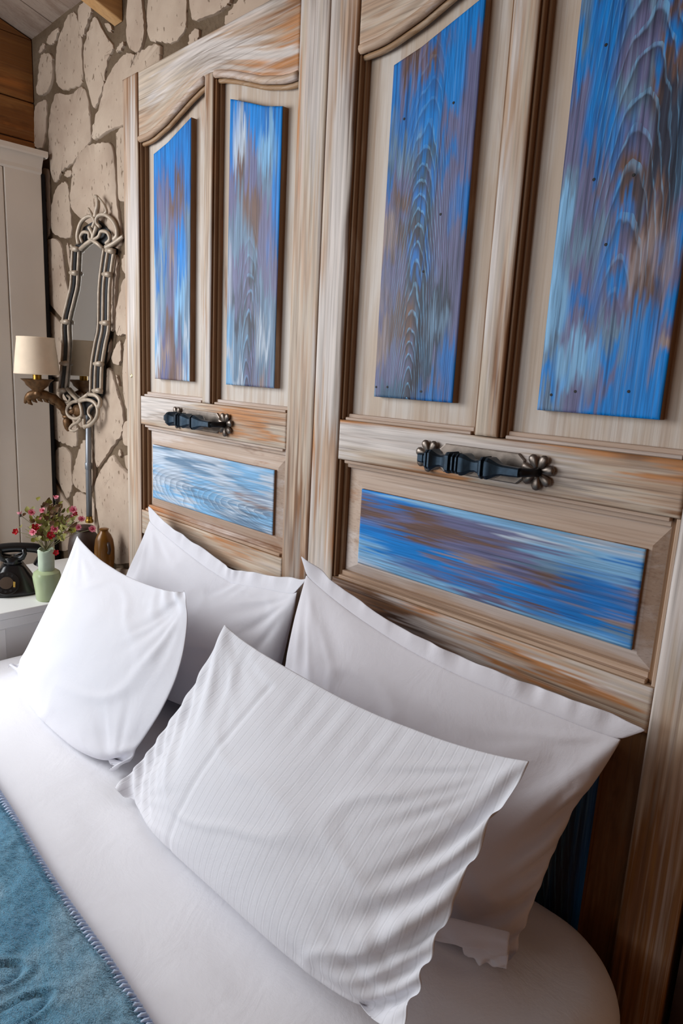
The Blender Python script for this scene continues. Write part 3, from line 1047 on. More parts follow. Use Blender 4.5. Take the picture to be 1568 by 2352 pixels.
b4 = board(-0.557, -0.362, -0.0424, lambda x: BOARDS[1](x) - 0.054, 1.010, """
b S G B B
b b G B b
G B P N G
B b P B G
P B G N S
P B P K S
P b N K S
G P N K S
L P B N P
L G P T B
L P B T P
L b P N B
L P G B P
G L B B T
B L P B B
G P B B B""", board_mat('blue_board_bright', 'z', HX(-0.448), HZ(-0.35), 0.105, 190, 0.75, warp=0.006, span=(HZ(0.05), HZ(0.28))), 'z', 51)
l1 = board(-1.786, -1.221, -0.393, -0.233, 1.0095, """
W G W W W L W L
W W G G W L L W
L W W L W G L W
W W W G L W T W
W L W L G W G L
L W W L L G G W""", board_mat('pale_blue_board', 'x', HZ(-0.345), HX(-1.20), 0.16, 190, 0.55, (200, 218, 234), 0.009, 0.35, (96, 120, 146)), 'x', 67)
l2 = board(-0.936, -0.354, -0.393, -0.233, 1.0095, """
B B L L L L W L
N b N P P W L b
N P N N P L L b
B b N P P G b T
B B B T P N b b
L B B P B b b T
L L P B N b B G
W L L L P L L B""", board_mat('streaked_blue_board', 'x', HZ(-0.45), HX(-4), 0.01, 200, 0.45, (120, 176, 220), 0.005, 0.6), 'x', 83)
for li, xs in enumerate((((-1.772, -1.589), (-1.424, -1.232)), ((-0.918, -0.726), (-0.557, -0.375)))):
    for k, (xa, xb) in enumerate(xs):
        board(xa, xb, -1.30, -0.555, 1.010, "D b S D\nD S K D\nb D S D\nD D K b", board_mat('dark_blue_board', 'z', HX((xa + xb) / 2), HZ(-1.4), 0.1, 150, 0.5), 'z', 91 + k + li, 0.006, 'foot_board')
nb = (((200,1725),b3),((250,1725),b3),((400,1745),b3),((545,458),b3),((325,530),b3),((487,955),b3),((410,1210),b3),
      ((980,1760),b4),((1087,1745),b4),((1325,1745),b4),((1224,200),b4),((1170,800),b4),((1347,780),b4),((1223,1090),b4))
for (px, py), brd in nb:
    xx, zz = on_y(760 + px / 1.9406, py / 1.9406, 1.0095)
    lathe('nail', [(0.0026, 0), (0.0022, 0.0012)], (xx, 1.0105, zz), MAT['nail'], brd, (0, -1, 0), 8)
xx, zz = on_y(302, 863, 1.0)
lathe('screw', [(0.0058, 0), (0.0058, 0.001), (0.004, 0.0022), (0.0015, 0.0012)], (xx, 1.0, zz), MAT['screw'], HB, (0, -1, 0), 14)

# pull handles: back plate, two petal rosettes, turned bar on two arms
def handle(xl, xr, z, xbar0, xbar1):
    h = bpy.data.objects.new('pull_handle', None)
    h.empty_display_size = 0.05
    COL.objects.link(h); h.parent = HB
    h.location = Vector(((xl + xr) / 2, 1.0, z + ZC)) - Vector(HB.location)
    w = 0.026
    p0, p1 = xl + 0.022, xr - 0.026
    poly = [(p0, z - w * .6), (p0 + .012, z - w), (p1 - .012, z - w), (p1, z - w * .6), (p1, z + w * .6), (p1 - .012, z + w), (p0 + .012, z + w), (p0, z + w * .6)]
    prism('back_plate', poly, 0.9955, 1.0005, MAT['pewter'], h, 0.002, 2)
    for xc in (xl, xr):
        bm = bmesh.new()
        for k in range(7):
            t = 2 * math.pi * (k + .25) / 7
            d = Vector((math.cos(t), 0, math.sin(t)))
            pts, rad = [], []
            for s, r in ((0.004, 0.003), (0.010, 0.005), (0.017, 0.0075), (0.023, 0.0088), (0.027, 0.0072), (0.0295, 0.003)):
                pts.append(Vector((xc, 0.9965, z)) + d * s + Vector((0, -0.002 - 0.004 * math.sin(s / 0.03 * math.pi), 0)))
                rad.append(r)
            add_tube(bm, pts, rad, 10)
        for v in bm.verts:
            v.co.y = 0.9990 + (v.co.y - 0.9990) * 0.55
        add_lathe(bm, [(0.0125, 0), (0.0125, 0.003), (0.009, 0.006), (0.004, 0.007)], (xc, 1.0, z), (0, -1, 0), 16)
        bmesh.ops.recalc_face_normals(bm, faces=bm.faces)
        autosmooth(bmobj('rosette', bm, MAT['pewter'], h), 50)
        tube('arm', [(xc, 1.0, z), (xc, 0.985, z), (xc, 0.972, z), (xc + (0.008 if xc == xl else -0.008), 0.962, z), (xc + (0.02 if xc == xl else -0.02), 0.958, z)], [0.009, 0.0075, 0.007, 0.0075, 0.0075], MAT['blackiron'], h, 10)
    L = xbar1 - xbar0
    prof = []
    for s, r in ((0.0, .008), (0.055, .0085), (0.058, .007), (0.10, .009), (.105, .0165), (.125, .017), (.13, .0125), (.14, .0125), (.145, .018), (.165, .0185), (.175, .0165), (.21, .0115), (.25, .0098), (.29, .0115), (.325, .0175), (.345, .0185), (.365, .0185), (.37, .0125), (.385, .0125), (.39, .0165), (.405, .017), (.41, .0115), (.425, .0115), (.43, .0165), (.445, .017), (.45, .0125), (.465, .0125), (.47, .0185), (.495, .0185), (.52, .0165), (.56, .0110), (.60, .0095), (.64, .0115), (.67, .0175), (.69, .0185), (.695, .0125), (.715, .0125), (.72, .018), (.74, .0180), (.77, .0150), (.81, .0105), (.85, .0085), (1.0, .0075)):
        prof.append((r, s * L))
    lathe('grip', prof, (xbar0, 0.957, z), MAT['bluesteel'], h, (1, 0, 0), 16, True, 30)
    return h
handle(-1.626, -1.402, -0.141, -1.618, -1.41)
handle(-0.757, -0.535, -0.141, -0.748, -0.545)

#PART3
# ------------------------------------------------------------------ bed
BED_X0, BED_X1, BED_Y0, BED_Y1 = -1.975, -0.237, -1.02, 0.985
BED_Z = -0.855
def rounded_rect(x0, x1, y0, y1, r, seg=10, sub=14):
    pts = []
    cs = [(x1 - r, y1 - r, 0), (x0 + r, y1 - r, 90), (x0 + r, y0 + r, 180), (x1 - r, y0 + r, 270)]
    for ci, (cx, cy, a0) in enumerate(cs):
        for k in range(seg + 1):
            t = math.radians(a0 + 90 * k / seg)
            pts.append((cx + r * math.cos(t), cy + r * math.sin(t)))
        nx, ny, na = cs[(ci + 1) % 4]
        t = math.radians(na)
        e = (nx + r * math.cos(t), ny + r * math.sin(t))
        s = pts[-1]
        for k in range(1, sub):
            pts.append((s[0] + (e[0] - s[0]) * k / sub, s[1] + (e[1] - s[1]) * k / sub))
    return pts
def bed_height(x, y):
    return -0.006 + 0.004 * vnoise(x * 3.1 + 5, y * 3.1 + 9, 31) + 0.0016 * vnoise(x * 9 + 2, y * 22 + 4, 32) + 0.0006 * vnoise(x * 30 + y * 14, y * 40 - x * 9, 33)
def soft_slab(x0, x1, y0, y1, z0, z1, rc, re, seg=24, sub=40, drop_wave=0.0):
    out = rounded_rect(x0, x1, y0, y1, rc, seg, sub)
    n = len(out)
    O = np.array(out); c = O.mean(0)
    N = np.roll(O, -1, 0) - np.roll(O, 1, 0)
    N = np.stack([N[:, 1], -N[:, 0]], 1); N /= np.linalg.norm(N, axis=1)[:, None]
    s = np.arange(n)
    rings = []
    for k in range(7):
        z = z0 + (z1 - re - z0) * k / 6
        w = drop_wave * (1 - k / 6) * (np.sin(s * 0.42) + 0.6 * np.sin(s * 0.19 + 1) + 0.4 * np.sin(s * .77))
        rings.append(np.column_stack([O + N * w[:, None], np.full(n, z)]))
    for k in range(1, 9):
        t = math.pi / 2 * k / 8
        rings.append(np.column_stack([O - N * re * (1 - math.cos(t)), np.full(n, z1 - re + re * math.sin(t))]))
    top = rings[-1][:, :2]
    m = 46
    for k in range(1, m):
        f = 1 - k / m
        p = c + (top - c) * f
        z = z1 + bed_height(p[:, 0], p[:, 1]) * min(1.0, k / 3)
        rings.append(np.column_stack([p, z]))
    V = np.concatenate(rings + [np.array([[c[0], c[1], z1]])])
    fs = []
    nr = len(rings)
    for r in range(nr - 1):
        for k in range(n):
            fs.append((r * n + k, r * n + (k + 1) % n, (r + 1) * n + (k + 1) % n, (r + 1) * n + k))
    for k in range(n):
        fs.append(((nr - 1) * n + k, (nr - 1) * n + (k + 1) % n, nr * n))
    return V, fs
bed = empty('bed', (-1.1, 0, FLOOR_Z), 'double bed with white mattress pushed against the limed wood headboard', 'bed')
V, fs = soft_slab(BED_X0 + .012, BED_X1 - .012, BED_Y0 + .012, BED_Y1 - .012, -1.14, BED_Z - .012, 0.15, 0.05, 10, 12)
mesh('mattress', V, fs, MAT['sheet'], bed, True)
box('bed_base', BED_X0 + .03, BED_X1 - .03, BED_Y0 + .03, BED_Y1 - .005, -1.42, -1.142, MAT['bedwood'], bed, 0.01)
for px in (BED_X0 + .12, BED_X1 - .12):
    for py in (BED_Y0 + .12, BED_Y1 - .12):
        lathe('leg', [(0.03, 0), (0.025, 0.08)], (px, py, FLOOR_Z), MAT['darkwood'], bed, seg=12)
V, fs = soft_slab(BED_X0, BED_X1, BED_Y0, BED_Y1, -1.20, BED_Z, 0.16, 0.055, drop_wave=0.004)
mesh('fitted_sheet', V, fs, MAT['fitted'], bed, True)

# ------------------------------------------------------------------ pillows: two cloth sheets sewn together and inflated (position based)
def sew_pillow(corners, kw, kh, vol, nu, nv, seed, iters=340, pins=(), thick=0.06, back_y=None, floor=True, bend=0.25, slack=1.0, edge_w=0.06, crease=0.0055):
    rng = np.random.default_rng(seed)
    TL, TR, BR, BL = [np.array(c, float) for c in corners]
    F = np.arange(nu * nv).reshape(nv, nu)
    B = F.copy()
    ninner = (nu - 2) * (nv - 2)
    B[1:-1, 1:-1] = nu * nv + np.arange(ninner).reshape(nv - 2, nu - 2)
    n = nu * nv + ninner
    u, v = np.meshgrid(np.linspace(0, 1, nu), np.linspace(0, 1, nv))
    mid = (BL[None, None] * ((1 - u) * (1 - v))[..., None] + BR * (u * (1 - v))[..., None] + TL * ((1 - u) * v)[..., None] + TR * (u * v)[..., None])
    nrm = np.cross(BR - BL, TL - BL); nrm /= np.linalg.norm(nrm)      # towards the room
    prof = thick * (np.sin(np.pi * u) * np.sin(np.pi * v)) ** 0.6
    wob = 0.004 * rng.standard_normal((nv, nu)) + 0.010 * vnoise(u * 7 + seed, v * 5, seed + 3)
    X = np.zeros((n, 3))
    X[B.ravel()] = (mid - nrm * prof[..., None]).reshape(-1, 3)
    X[F.ravel()] = (mid + nrm * (prof + wob)[..., None]).reshape(-1, 3)
    batches = []
    for G, back in ((F, False), (B, True)):
        for di, dj, st in ((1, 0, 1.0), (0, 1, 1.0), (1, 1, 0.35), (1, -1, 0.35), (2, 0, bend), (0, 2, bend)):
            kk = kw if dj == 0 else kh if di == 0 else (kw + kh) / 2
            jj, ii = np.meshgrid(np.arange(nv), np.arange(nu), indexing='ij')
            ok = (ii + di < nu) & (jj + dj < nv) & (jj + dj >= 0)
            if back:
                onb = lambda i, j: (i == 0) | (i == nu - 1) | (j == 0) | (j == nv - 1)
                ok &= ~(onb(ii, jj) & onb(ii + di, jj + dj))
            span = max(abs(di), abs(dj))
            par = (ii if di else jj) // span % 2
            for c in (0, 1):
                m = ok & (par == c)
                a = G[jj[m], ii[m]]
                b = G[jj[m] + dj, ii[m] + di]
                L = np.linalg.norm(mid[jj[m], ii[m]] - mid[jj[m] + dj, ii[m] + di], axis=1) * kk * (1 + 0.012 * vnoise(ii[m] / 9.0 + seed, jj[m] / 9.0, seed + 11))
                batches.append((a, b, L, st, span == 2))
    cp = [(F[-1, 0], TL, 0.5), (F[-1, -1], TR, 0.5), (F[0, -1], BR, 0.5), (F[0, 0], BL, 0.5)]
    for side, pts in pins:      # the seam is drawn softly towards where it lies
        S = np.array([p[0] if side in 'tb' else p[1] for p in pts]); T = np.array([p[2] for p in pts])
        o_ = np.argsort(S); S, T = S[o_], T[o_]
        m_ = nu if side in 'tb' else nv
        for k in range(1, m_ - 1):
            s = k / (m_ - 1)
            tgt = np.array([np.interp(s, S, T[:, c]) for c in range(3)])
            cp.append((F[-1, k] if side == 't' else F[0, k] if side == 'b' else F[k, 0] if side == 'l' else F[k, -1], tgt, edge_w))
    ci = np.array([c for c, _, _ in cp]); ct = np.array([t for _, t, _ in cp]); cw = np.array([w for _, _, w in cp])[:, None]
    Vel = np.zeros_like(X)
    def quads(G):
        p = X[G]
        d1 = p[1:, 1:] - p[:-1, :-1]
        d2 = p[1:, :-1] - p[:-1, 1:]
        nA = 0.5 * np.cross(d1, d2)
        ctr = (p[1:, 1:] + p[:-1, :-1] + p[1:, :-1] + p[:-1, 1:]) / 4
        g = np.zeros(p.shape)
        for a in (slice(0, -1), slice(1, None)):
            for b in (slice(0, -1), slice(1, None)):
                g[a, b] += nA / 4
        return (ctr * nA).sum() / 3, g
    for it in range(iters):
        X0 = X.copy()
        X = X + Vel * 0.88
        X[:, 2] -= 2.5e-5
        for a, b, L, st, bd in batches:
            d = X[b] - X[a]
            l = np.sqrt((d * d).sum(1))
            e = (l - L) / np.maximum(l, 1e-9)
            if bd: e = np.minimum(e, 0)
            d *= (0.5 * st * e)[:, None]
            X[a] += d
            X[b] -= d
        vf, gf = quads(F)
        vb, gb = quads(B)
        vol_now = vf - vb
        G = np.zeros_like(X)
        np.add.at(G, F.ravel(), gf.reshape(-1, 3))
        np.add.at(G, B.ravel(), -gb.reshape(-1, 3))
        lam = (vol * min(1, 0.4 + it / 80) - vol_now) / max((G * G).sum(), 1e-12)
        step = G * lam * 0.6
        ms = np.abs(step).max()
        if ms > 0.006: step *= 0.006 / ms
        X += step
        X[ci] += (ct - X[ci]) * cw
        if floor: X[:, 2] = np.maximum(X[:, 2], BED_Z + 0.0030)
        if back_y is not None: X[:, 1] = np.minimum(X[:, 1], back_y)
        Vel = X - X0
        m = np.abs(Vel).max()
        if m > 0.01: Vel *= 0.01 / m
    # pulled folds running out of the corners
    fold = np.zeros((nv, nu))
    for k, (cu, cv) in enumerate(((0, 1), (1, 1), (1, 0), (0, 0))):
        du_, dv_ = np.abs(u - cu) * 0.68, np.abs(v - cv) * 0.46
        r = np.sqrt(du_ ** 2 + dv_ ** 2)
        th = np.arctan2(dv_, du_ + 1e-6)
        fold += np.exp(-((r - 0.12) / 0.10) ** 2) * (vnoise(th * 5.5 + seed * 3 + k * 7, r * 4 + k, seed + 20 + k) + 0.6 * vnoise(th * 12 + k * 3, r * 6, seed + 30 + k)) * crease
    fold += 0.45 * crease * vnoise(u * 3 + v * 6 + seed, v * 5 - u * 9 + 4, seed + 41) * np.sin(np.pi * u) * np.sin(np.pi * v)
    ridge = 1 - np.abs(vnoise(u * 4.2 + v * 2.2 + seed, v * 3.5 - u * 1.5 + 2, seed + 44)) * 6
    fold += 0.55 * crease * np.clip(ridge, 0, 1) * np.clip(np.minimum.reduce([u, 1 - u, v, 1 - v]) * 9, 0, 1)
    edge_ = np.clip(np.minimum.reduce([u, 1 - u, v, 1 - v]) * 14, 0, 1)
    X[F.ravel()] += (nrm * (fold * edge_)[..., None]).reshape(-1, 3)
    return X, F, B, np.stack([u, v], -1), nrm

def pillow(name, label, mat, sim, flange=None, seed=0):
    X, F, B, uv, nrm = sim
    nv, nu = F.shape
    fr = np.stack([F[:-1, :-1], F[:-1, 1:], F[1:, 1:], F[1:, :-1]], -1).reshape(-1, 4)
    bk = np.stack([B[:-1, :-1], B[1:, :-1], B[1:, 1:], B[:-1, 1:]], -1).reshape(-1, 4)
    UV = np.zeros((len(X), 2))
    UV[B.ravel()] = uv.reshape(-1, 2)
    UV[F.ravel()] = uv.reshape(-1, 2)
    o = mesh(name, X, np.concatenate([fr, bk]).tolist(), mat, None, True, None, UV)
    s = o.modifiers.new('smooth', 'SUBSURF'); s.levels = s.render_levels = 1
    tag(o, label, 'pillow', 'white pillows on the bed')
    # sewn edge: a fine welt all round
    loop = list(F[0, :]) + list(F[1:, -1]) + list(F[-1, -2::-1]) + list(F[-2:0:-1, 0])
    inner = []
    for j in range(nv):
        for i in range(nu): pass
    ij = [(0, i) for i in range(nu)] + [(j, nu - 1) for j in range(1, nv)] + [(nv - 1, i) for i in range(nu - 2, -1, -1)] + [(j, 0) for j in range(nv - 2, 0, -1)]
    P = X[loop]
    if flange:
        w, sides = flange
        I = np.array([(X[F[min(max(j, 3), nv - 4), min(max(i, 3), nu - 4)]] + X[B[min(max(j, 3), nv - 4), min(max(i, 3), nu - 4)]]) / 2 for j, i in ij])
        D = P - I
        D /= np.maximum(np.linalg.norm(D, axis=1), 1e-6)[:, None]
        for _ in range(3):
            D = (np.roll(D, 1, 0) + D + np.roll(D, -1, 0)) / 3
        D /= np.maximum(np.linalg.norm(D, axis=1), 1e-6)[:, None]
        n = len(P)
        s = np.arange(n) / n * 60
        on = np.array([1.0 if ((j == nv - 1 and 't' in sides) or (j == 0 and 'b' in sides) or (i == 0 and 'l' in sides) or (i == nu - 1 and 'r' in sides)) else 0.0 for j, i in ij])
        for _ in range(2):
            on = np.maximum(on * 0.999, 0)
        cor = np.array([1.0 + 0.38 * ((j in (0, nv - 1)) and (i in (0, nu - 1))) for j, i in ij])
        for _ in range(1):
            cor = (np.roll(cor, 1) + 2 * cor + np.roll(cor, -1)) / 4
        rows = []
        nr = 5
        for r in range(nr):
            t = r / (nr - 1)
            ruf = 0.0055 * (vnoise(s * 1.1 + seed, s * 0 + seed, seed + 5) + 0.7 * vnoise(s * 2.7, s * 0 + 1, seed + 6)) * t
            wv = w * (1 + 0.10 * vnoise(s * 0.9, s * 0 + 3, seed + 7)) * cor * on
            Q = P + D * (wv * t - 0.004 * (1 - t))[:, None] + nrm * (ruf * on)[:, None]
            Q[:, 2] = np.maximum(Q[:, 2], BED_Z + 0.004)
            Q[:, 1] = np.minimum(Q[:, 1], 0.9965)
            rows.append(Q)
        V = np.concatenate(rows)
        fs = []
        for r in range(nr - 1):
            for k in range(n):
                k2 = (k + 1) % n
                if on[k] + on[k2] > 1.5:
                    fs.append((r * n + k, r * n + k2, (r + 1) * n + k2, (r + 1) * n + k))
        f = mesh('flange', V, fs, mat, o, True)
        so = f.modifiers.new('thick', 'SOLIDIFY'); so.thickness = 0.0024; so.offset = 0
        ss = f.modifiers.new('smooth', 'SUBSURF'); ss.levels = ss.render_levels = 1
    return o

def edge_pins(side, pts):
    """Seam points along one side, given where they lie: (pixel x, pixel y, distance in front of the lens)."""
    n = len(pts)
    out = []
    P = []
    for (px, py, Y) in pts:
        x_, z_ = on_y(px, py, Y)
        P.append(np.array((x_, Y, max(z_, BED_Z + 0.007))))
    L = np.concatenate([[0], np.cumsum([np.linalg.norm(P[k + 1] - P[k]) for k in range(n - 1)])])
    for k in range(n):
        s = L[k] / L[-1]
        uv_ = {'t': (s, 1.0), 'b': (s, 0.0), 'l': (0.0, 1 - s), 'r': (1.0, 1 - s)}[side]
        out.append((uv_[0], uv_[1], P[k], 1))
    return (side, out)
def corners_of(t, b):
    g = lambda q: (on_y(q[0], q[1], q[2])[0], q[2], max(on_y(q[0], q[1], q[2])[1], BED_Z + 0.007))
    return (g(t[0]), g(t[-1]), g(b[-1]), g(b[0]))
# back left, with a flat flange; sags in the middle of its top edge
tB = [(343, 1192, .950), (400, 1232, .952), (470, 1290, .953), (535, 1336, .953), (610, 1334, .955), (690, 1342, .955)]
lB = [(343, 1192, .950), (308, 1242, .935), (278, 1288, .912), (262, 1400, .86), (220, 1560, .80)]
bB = [(220, 1560, .800), (600, 1660, .815)]
sB = sew_pillow(corners_of(tB, bB), 1.02, 1.05, 0.019, 84, 58, 3, pins=[edge_pins('t', tB), edge_pins('l', lB)], back_y=0.992)
pillow('pillow', 'white flanged pillow at the back left, its top sagging beside a pointed corner', MAT['sheet'], sB, (0.034, 't'), 3)
# back right, the large one in front of the lower right blue board
tC = [(702, 1312, .905), (768, 1362, .908), (900, 1446, .912), (1010, 1502, .915), (1110, 1545, .92), (1290, 1612, .93), (1438, 1694, .935)]
rC = [(1438, 1694, .935), (1395, 1762, .915), (1325, 1850, .885), (1278, 1960, .86), (1235, 2080, .83), (1168, 2226, .79)]
lC = [(702, 1312, .905), (662, 1395, .88), (642, 1480, .855), (628, 1650, .82), (615, 1850, .78)]
bC = [(615, 1850, .78), (1168, 2226, .79)]
sC = sew_pillow(corners_of(tC, bC), 1.008, 1.05, 0.021, 84, 62, 5, pins=[edge_pins('t', tC), edge_pins('r', rC), edge_pins('l', lC)], back_y=0.992)
pc = pillow('pillow', 'large white flanged pillow at the back right, leaning below the streaked blue board', MAT['sheet2'], sC, (0.030, 't'), 5)
# loose end of its case turned under on the sheet
def flap(name, P4, bulge, seed, parent, mat):
    A_, B_, C_, D_ = [np.array(q_, float) for q_ in P4]        # TL TR BR BL
    m, n = 26, 16
    u, v = np.meshgrid(np.linspace(0, 1, m), np.linspace(0, 1, n))
    g = A_ * ((1 - u) * (1 - v))[..., None] + B_ * (u * (1 - v))[..., None] + C_ * (u * v)[..., None] + D_ * ((1 - u) * v)[..., None]
    nn = np.cross(B_ - A_, D_ - A_); nn /= np.linalg.norm(nn)
    if nn[1] > 0: nn = -nn
    w = bulge * np.sin(np.pi * v) ** 0.7 + 0.006 * vnoise(u * 5 + seed, v * 3, seed) * np.sin(np.pi * v)
    g = g + nn * w[..., None]
    g[..., 2] += 0.006 * vnoise(u * 6 + seed, v * 0 + 2, seed + 1) * (v > 0.6)
    g[..., 2] = np.maximum(g[..., 2], BED_Z + 0.008)
    ix = np.arange(m * n).reshape(n, m)
    o = mesh(name, g.reshape(-1, 3), np.stack([ix[:-1, :-1], ix[1:, :-1], ix[1:, 1:], ix[:-1, 1:]], -1).reshape(-1, 4).tolist(), mat, parent, True)
    so = o.modifiers.new('thick', 'SOLIDIFY'); so.thickness = 0.003
    ss = o.modifiers.new('smooth', 'SUBSURF'); ss.levels = ss.render_levels = 1
    return o
def pt(px, py, Y):
    x_, z_ = on_y(px, py, Y)
    return (x_, Y, max(z_, BED_Z + 0.008))
flap('hem', (pt(985, 2095, .735), pt(1172, 2140, .762), pt(1172, 2188, .775), pt(990, 2165, .748)), 0.016, 3, pc, MAT['sheet2'])
flap('hem', (pt(1060, 2165, .752), pt(1170, 2170, .772), pt(1163, 2236, .788), pt(1075, 2205, .765)), 0.008, 8, pc, MAT['sheet2'])
# front left, brightest
tA = [(178, 1222, .750), (230, 1272, .749), (290, 1305, .748), (360, 1334, .745), (418, 1354, .740)]
rA = [(418, 1354, .740), (458, 1420, .725), (474, 1500, .695), (462, 1580, .665), (405, 1665, .63), (246, 1782, .585)]
lA = [(178, 1222, .750), (128, 1320, .72), (72, 1420, .68), (38, 1500, .64), (22, 1572, .600)]
bA = [(22, 1572, .600), (140, 1716, .56), (246, 1782, .585)]
sA = sew_pillow(corners_of(tA, bA), 1.065, 1.07, 0.0195, 80, 62, 7, pins=[edge_pins('t', tA), edge_pins('r', rA), edge_pins('l', lA)])
pillow('pillow', 'plain white pillow at the front left, one corner pointing up beside the vase', MAT['sheet'], sA, None, 7)
# front right, striped
tD = [(515, 1424, .712), (575, 1462, .712), (650, 1496, .711), (780, 1572, .710), (900, 1625, .710), (1000, 1662, .710), (1120, 1704, .710), (1228, 1742, .710)]
rD = [(1228, 1742, .710), (1140, 1870, .665), (1065, 2040, .62), (1000, 2190, .58), (930, 2352, .545)]
lD = [(515, 1424, .712), (440, 1560, .67), (350, 1690, .62), (268, 1806, .568)]
bD = [(268, 1812, .566), (400, 1960, .558), (560, 2100, .556), (700, 2300, .545), (930, 2380, .54)]
sD = sew_pillow(corners_of(tD, bD), 1.01, 1.06, 0.0200, 90, 64, 9, bend=0.4, pins=[edge_pins('t', tD), edge_pins('r', rD), edge_pins('l', lD)])
XD, FD = sD[0], sD[1]      # sharp pressed fold across the striped pillow
k_ = int(round(0.295 * (FD.shape[1] - 1)))
for j_ in range(4, FD.shape[0] - 6):
    XD[FD[j_, k_]] -= sD[4] * 0.0035
pillow('pillow', 'white striped sateen pillow lying foremost on the sheet', MAT['stripe'], sD, None, 9)

# ------------------------------------------------------------------ blue fleece throw
def throw_edge(x):
    return 0.383 - 0.042 * (x + 1.28) + 0.004 * vnoise(np.asarray(x, float) * 4, np.asarray(x, float) * 0, 77)
TX0, TX1 = -1.95, -0.30
nx, ny = 330, 220
xs = np.linspace(TX0, TX1, nx)
tt = np.linspace(0, 1, ny) ** 2.0
Xg = np.tile(xs[None], (ny, 1))
Yg = throw_edge(xs)[None] - tt[:, None] * 1.25
OV = [((60, 2310), 0.062, 0.030), ((-10, 2262), 0.030, 0.040)]
def throw_height(x, y):
    h = 0.016 + 0.0035 * vnoise(x * 9, y * 9, 41) + 0.0022 * vnoise(x * 26 + y * 9, y * 22, 42) + 0.0011 * vnoise(x * 75, y * 75, 43)
    for (cx, cy, a, b, ang) in ((-0.785, 0.236, 0.044, 0.018, 1.5), (-0.862, 0.232, 0.040, 0.020, 1.2), (-0.70, 0.20, 0.044, 0.018, 0.6), (-0.92, 0.15, 0.044, 0.018, 0.3), (-0.80, 0.13, 0.044, 0.018, 2.4), (-0.66, 0.10, 0.044, 0.018, 1.8), (-1.0, 0.05, 0.044, 0.018, 0.9)):
        dx, dy = x - cx, y - cy
        p = (dx * math.cos(ang) + dy * math.sin(ang)) / a
        s = (-dx * math.sin(ang) + dy * math.cos(ang)) / b
        r = np.sqrt(p * p + s * s)
        h = h - 0.0055 * np.exp(-((r - 1.0) / 0.13) ** 2) - 0.0015 * np.clip((1.0 - r) / 0.2, 0, 1) + 0.003 * np.exp(-((r - 1.32) / 0.16) ** 2)
    return h
edge_d = (throw_edge(xs)[None] - Yg)
roll = np.sqrt(np.clip(1 - (1 - np.clip(edge_d / 0.016, 0, 1)) ** 2, 0, 1))
Zg = BED_Z + 0.002 + throw_height(Xg, Yg) * (0.25 + 0.75 * roll)
idx = np.arange(nx * ny).reshape(ny, nx)
fs = np.stack([idx[:-1, :-1], idx[1:, :-1], idx[1:, 1:], idx[:-1, 1:]], -1).reshape(-1, 4).tolist()
V = np.stack([Xg, Yg, Zg], -1).reshape(-1, 3)
# folded-under rim so that the throw has thickness
rim = [i for i in idx[0, :]] + [i for i in idx[1:, -1]] + [i for i in idx[-1, -2::-1]] + [i for i in idx[-2:0:-1, 0]]
low = V[rim].copy(); low[:, 2] = BED_Z + 0.0012
off = len(V); n = len(rim)
fs += [(rim[k], rim[(k + 1) % n], off + (k + 1) % n, off + k) for k in range(n)]
fs.append([off + k for k in range(n)])
throw = mesh('throw', np.concatenate([V, low]), fs, MAT['fleece'], None, True)
tag(throw, 'blue fleece throw with pale stitched edge spread over the foot of bed', 'blanket')
# pile standing on the throw near the hem
nf = 52000
fx = RNG.uniform(-1.45, -0.55, nf)
fy = throw_edge(fx) - 0.006 - RNG.random(nf) ** 1.2 * 0.33
fz = BED_Z + 0.001 + throw_height(fx, fy)
ang = 0.7 + 0.9 * vnoise(fx * 7, fy * 7, 51) + RNG.normal(0, 0.35, nf)
ln = RNG.uniform(0.004, 0.009, nf)
dirx, diry = np.cos(ang), np.sin(ang)
tip = np.stack([fx + dirx * ln, fy + diry * ln, fz + RNG.uniform(0.0008, 0.0032, nf)], 1)
wx, wy = -diry * 0.0005, dirx * 0.0005
V = np.concatenate([np.stack([fx + wx, fy + wy, fz], 1), np.stack([fx - wx, fy - wy, fz], 1), tip])
a = np.arange(nf)
pile = mesh('pile', V, np.stack([a, a + nf, a + 2 * nf], 1).tolist(), MAT['fleece'], throw)
pile['kind'] = 'stuff'
# overlock stitching and binding along the hem
bx = np.linspace(TX0, TX1, 160)
hem = [(float(x), float(throw_edge(x)) + 0.0045, BED_Z + 0.0062) for x in bx]
h = tube('binding', hem, 0.0048, MAT['stitch'], throw, 8)
bm = bmesh.new()
x = -1.5
while x < -0.5:
    y = float(throw_edge(x))
    z = BED_Z + 0.0112
    sk = random.uniform(0.8, 1.2)
    add_tube(bm, [(x - 0.0022, y - 0.0065, z + 0.004), (x - 0.0005, y - 0.002, z + 0.0052 * sk), (x + 0.0012, y + 0.003, z + 0.003), (x + 0.002, y + 0.0075, z - 0.001)], [0.0014, 0.0030 * sk, 0.0028, 0.0012], 6)
    x += 0.0092
bmesh.ops.recalc_face_normals(bm, faces=bm.faces)
st = bmobj('stitching', bm, MAT['stitch'], throw, True)
st['kind'] = 'stuff'
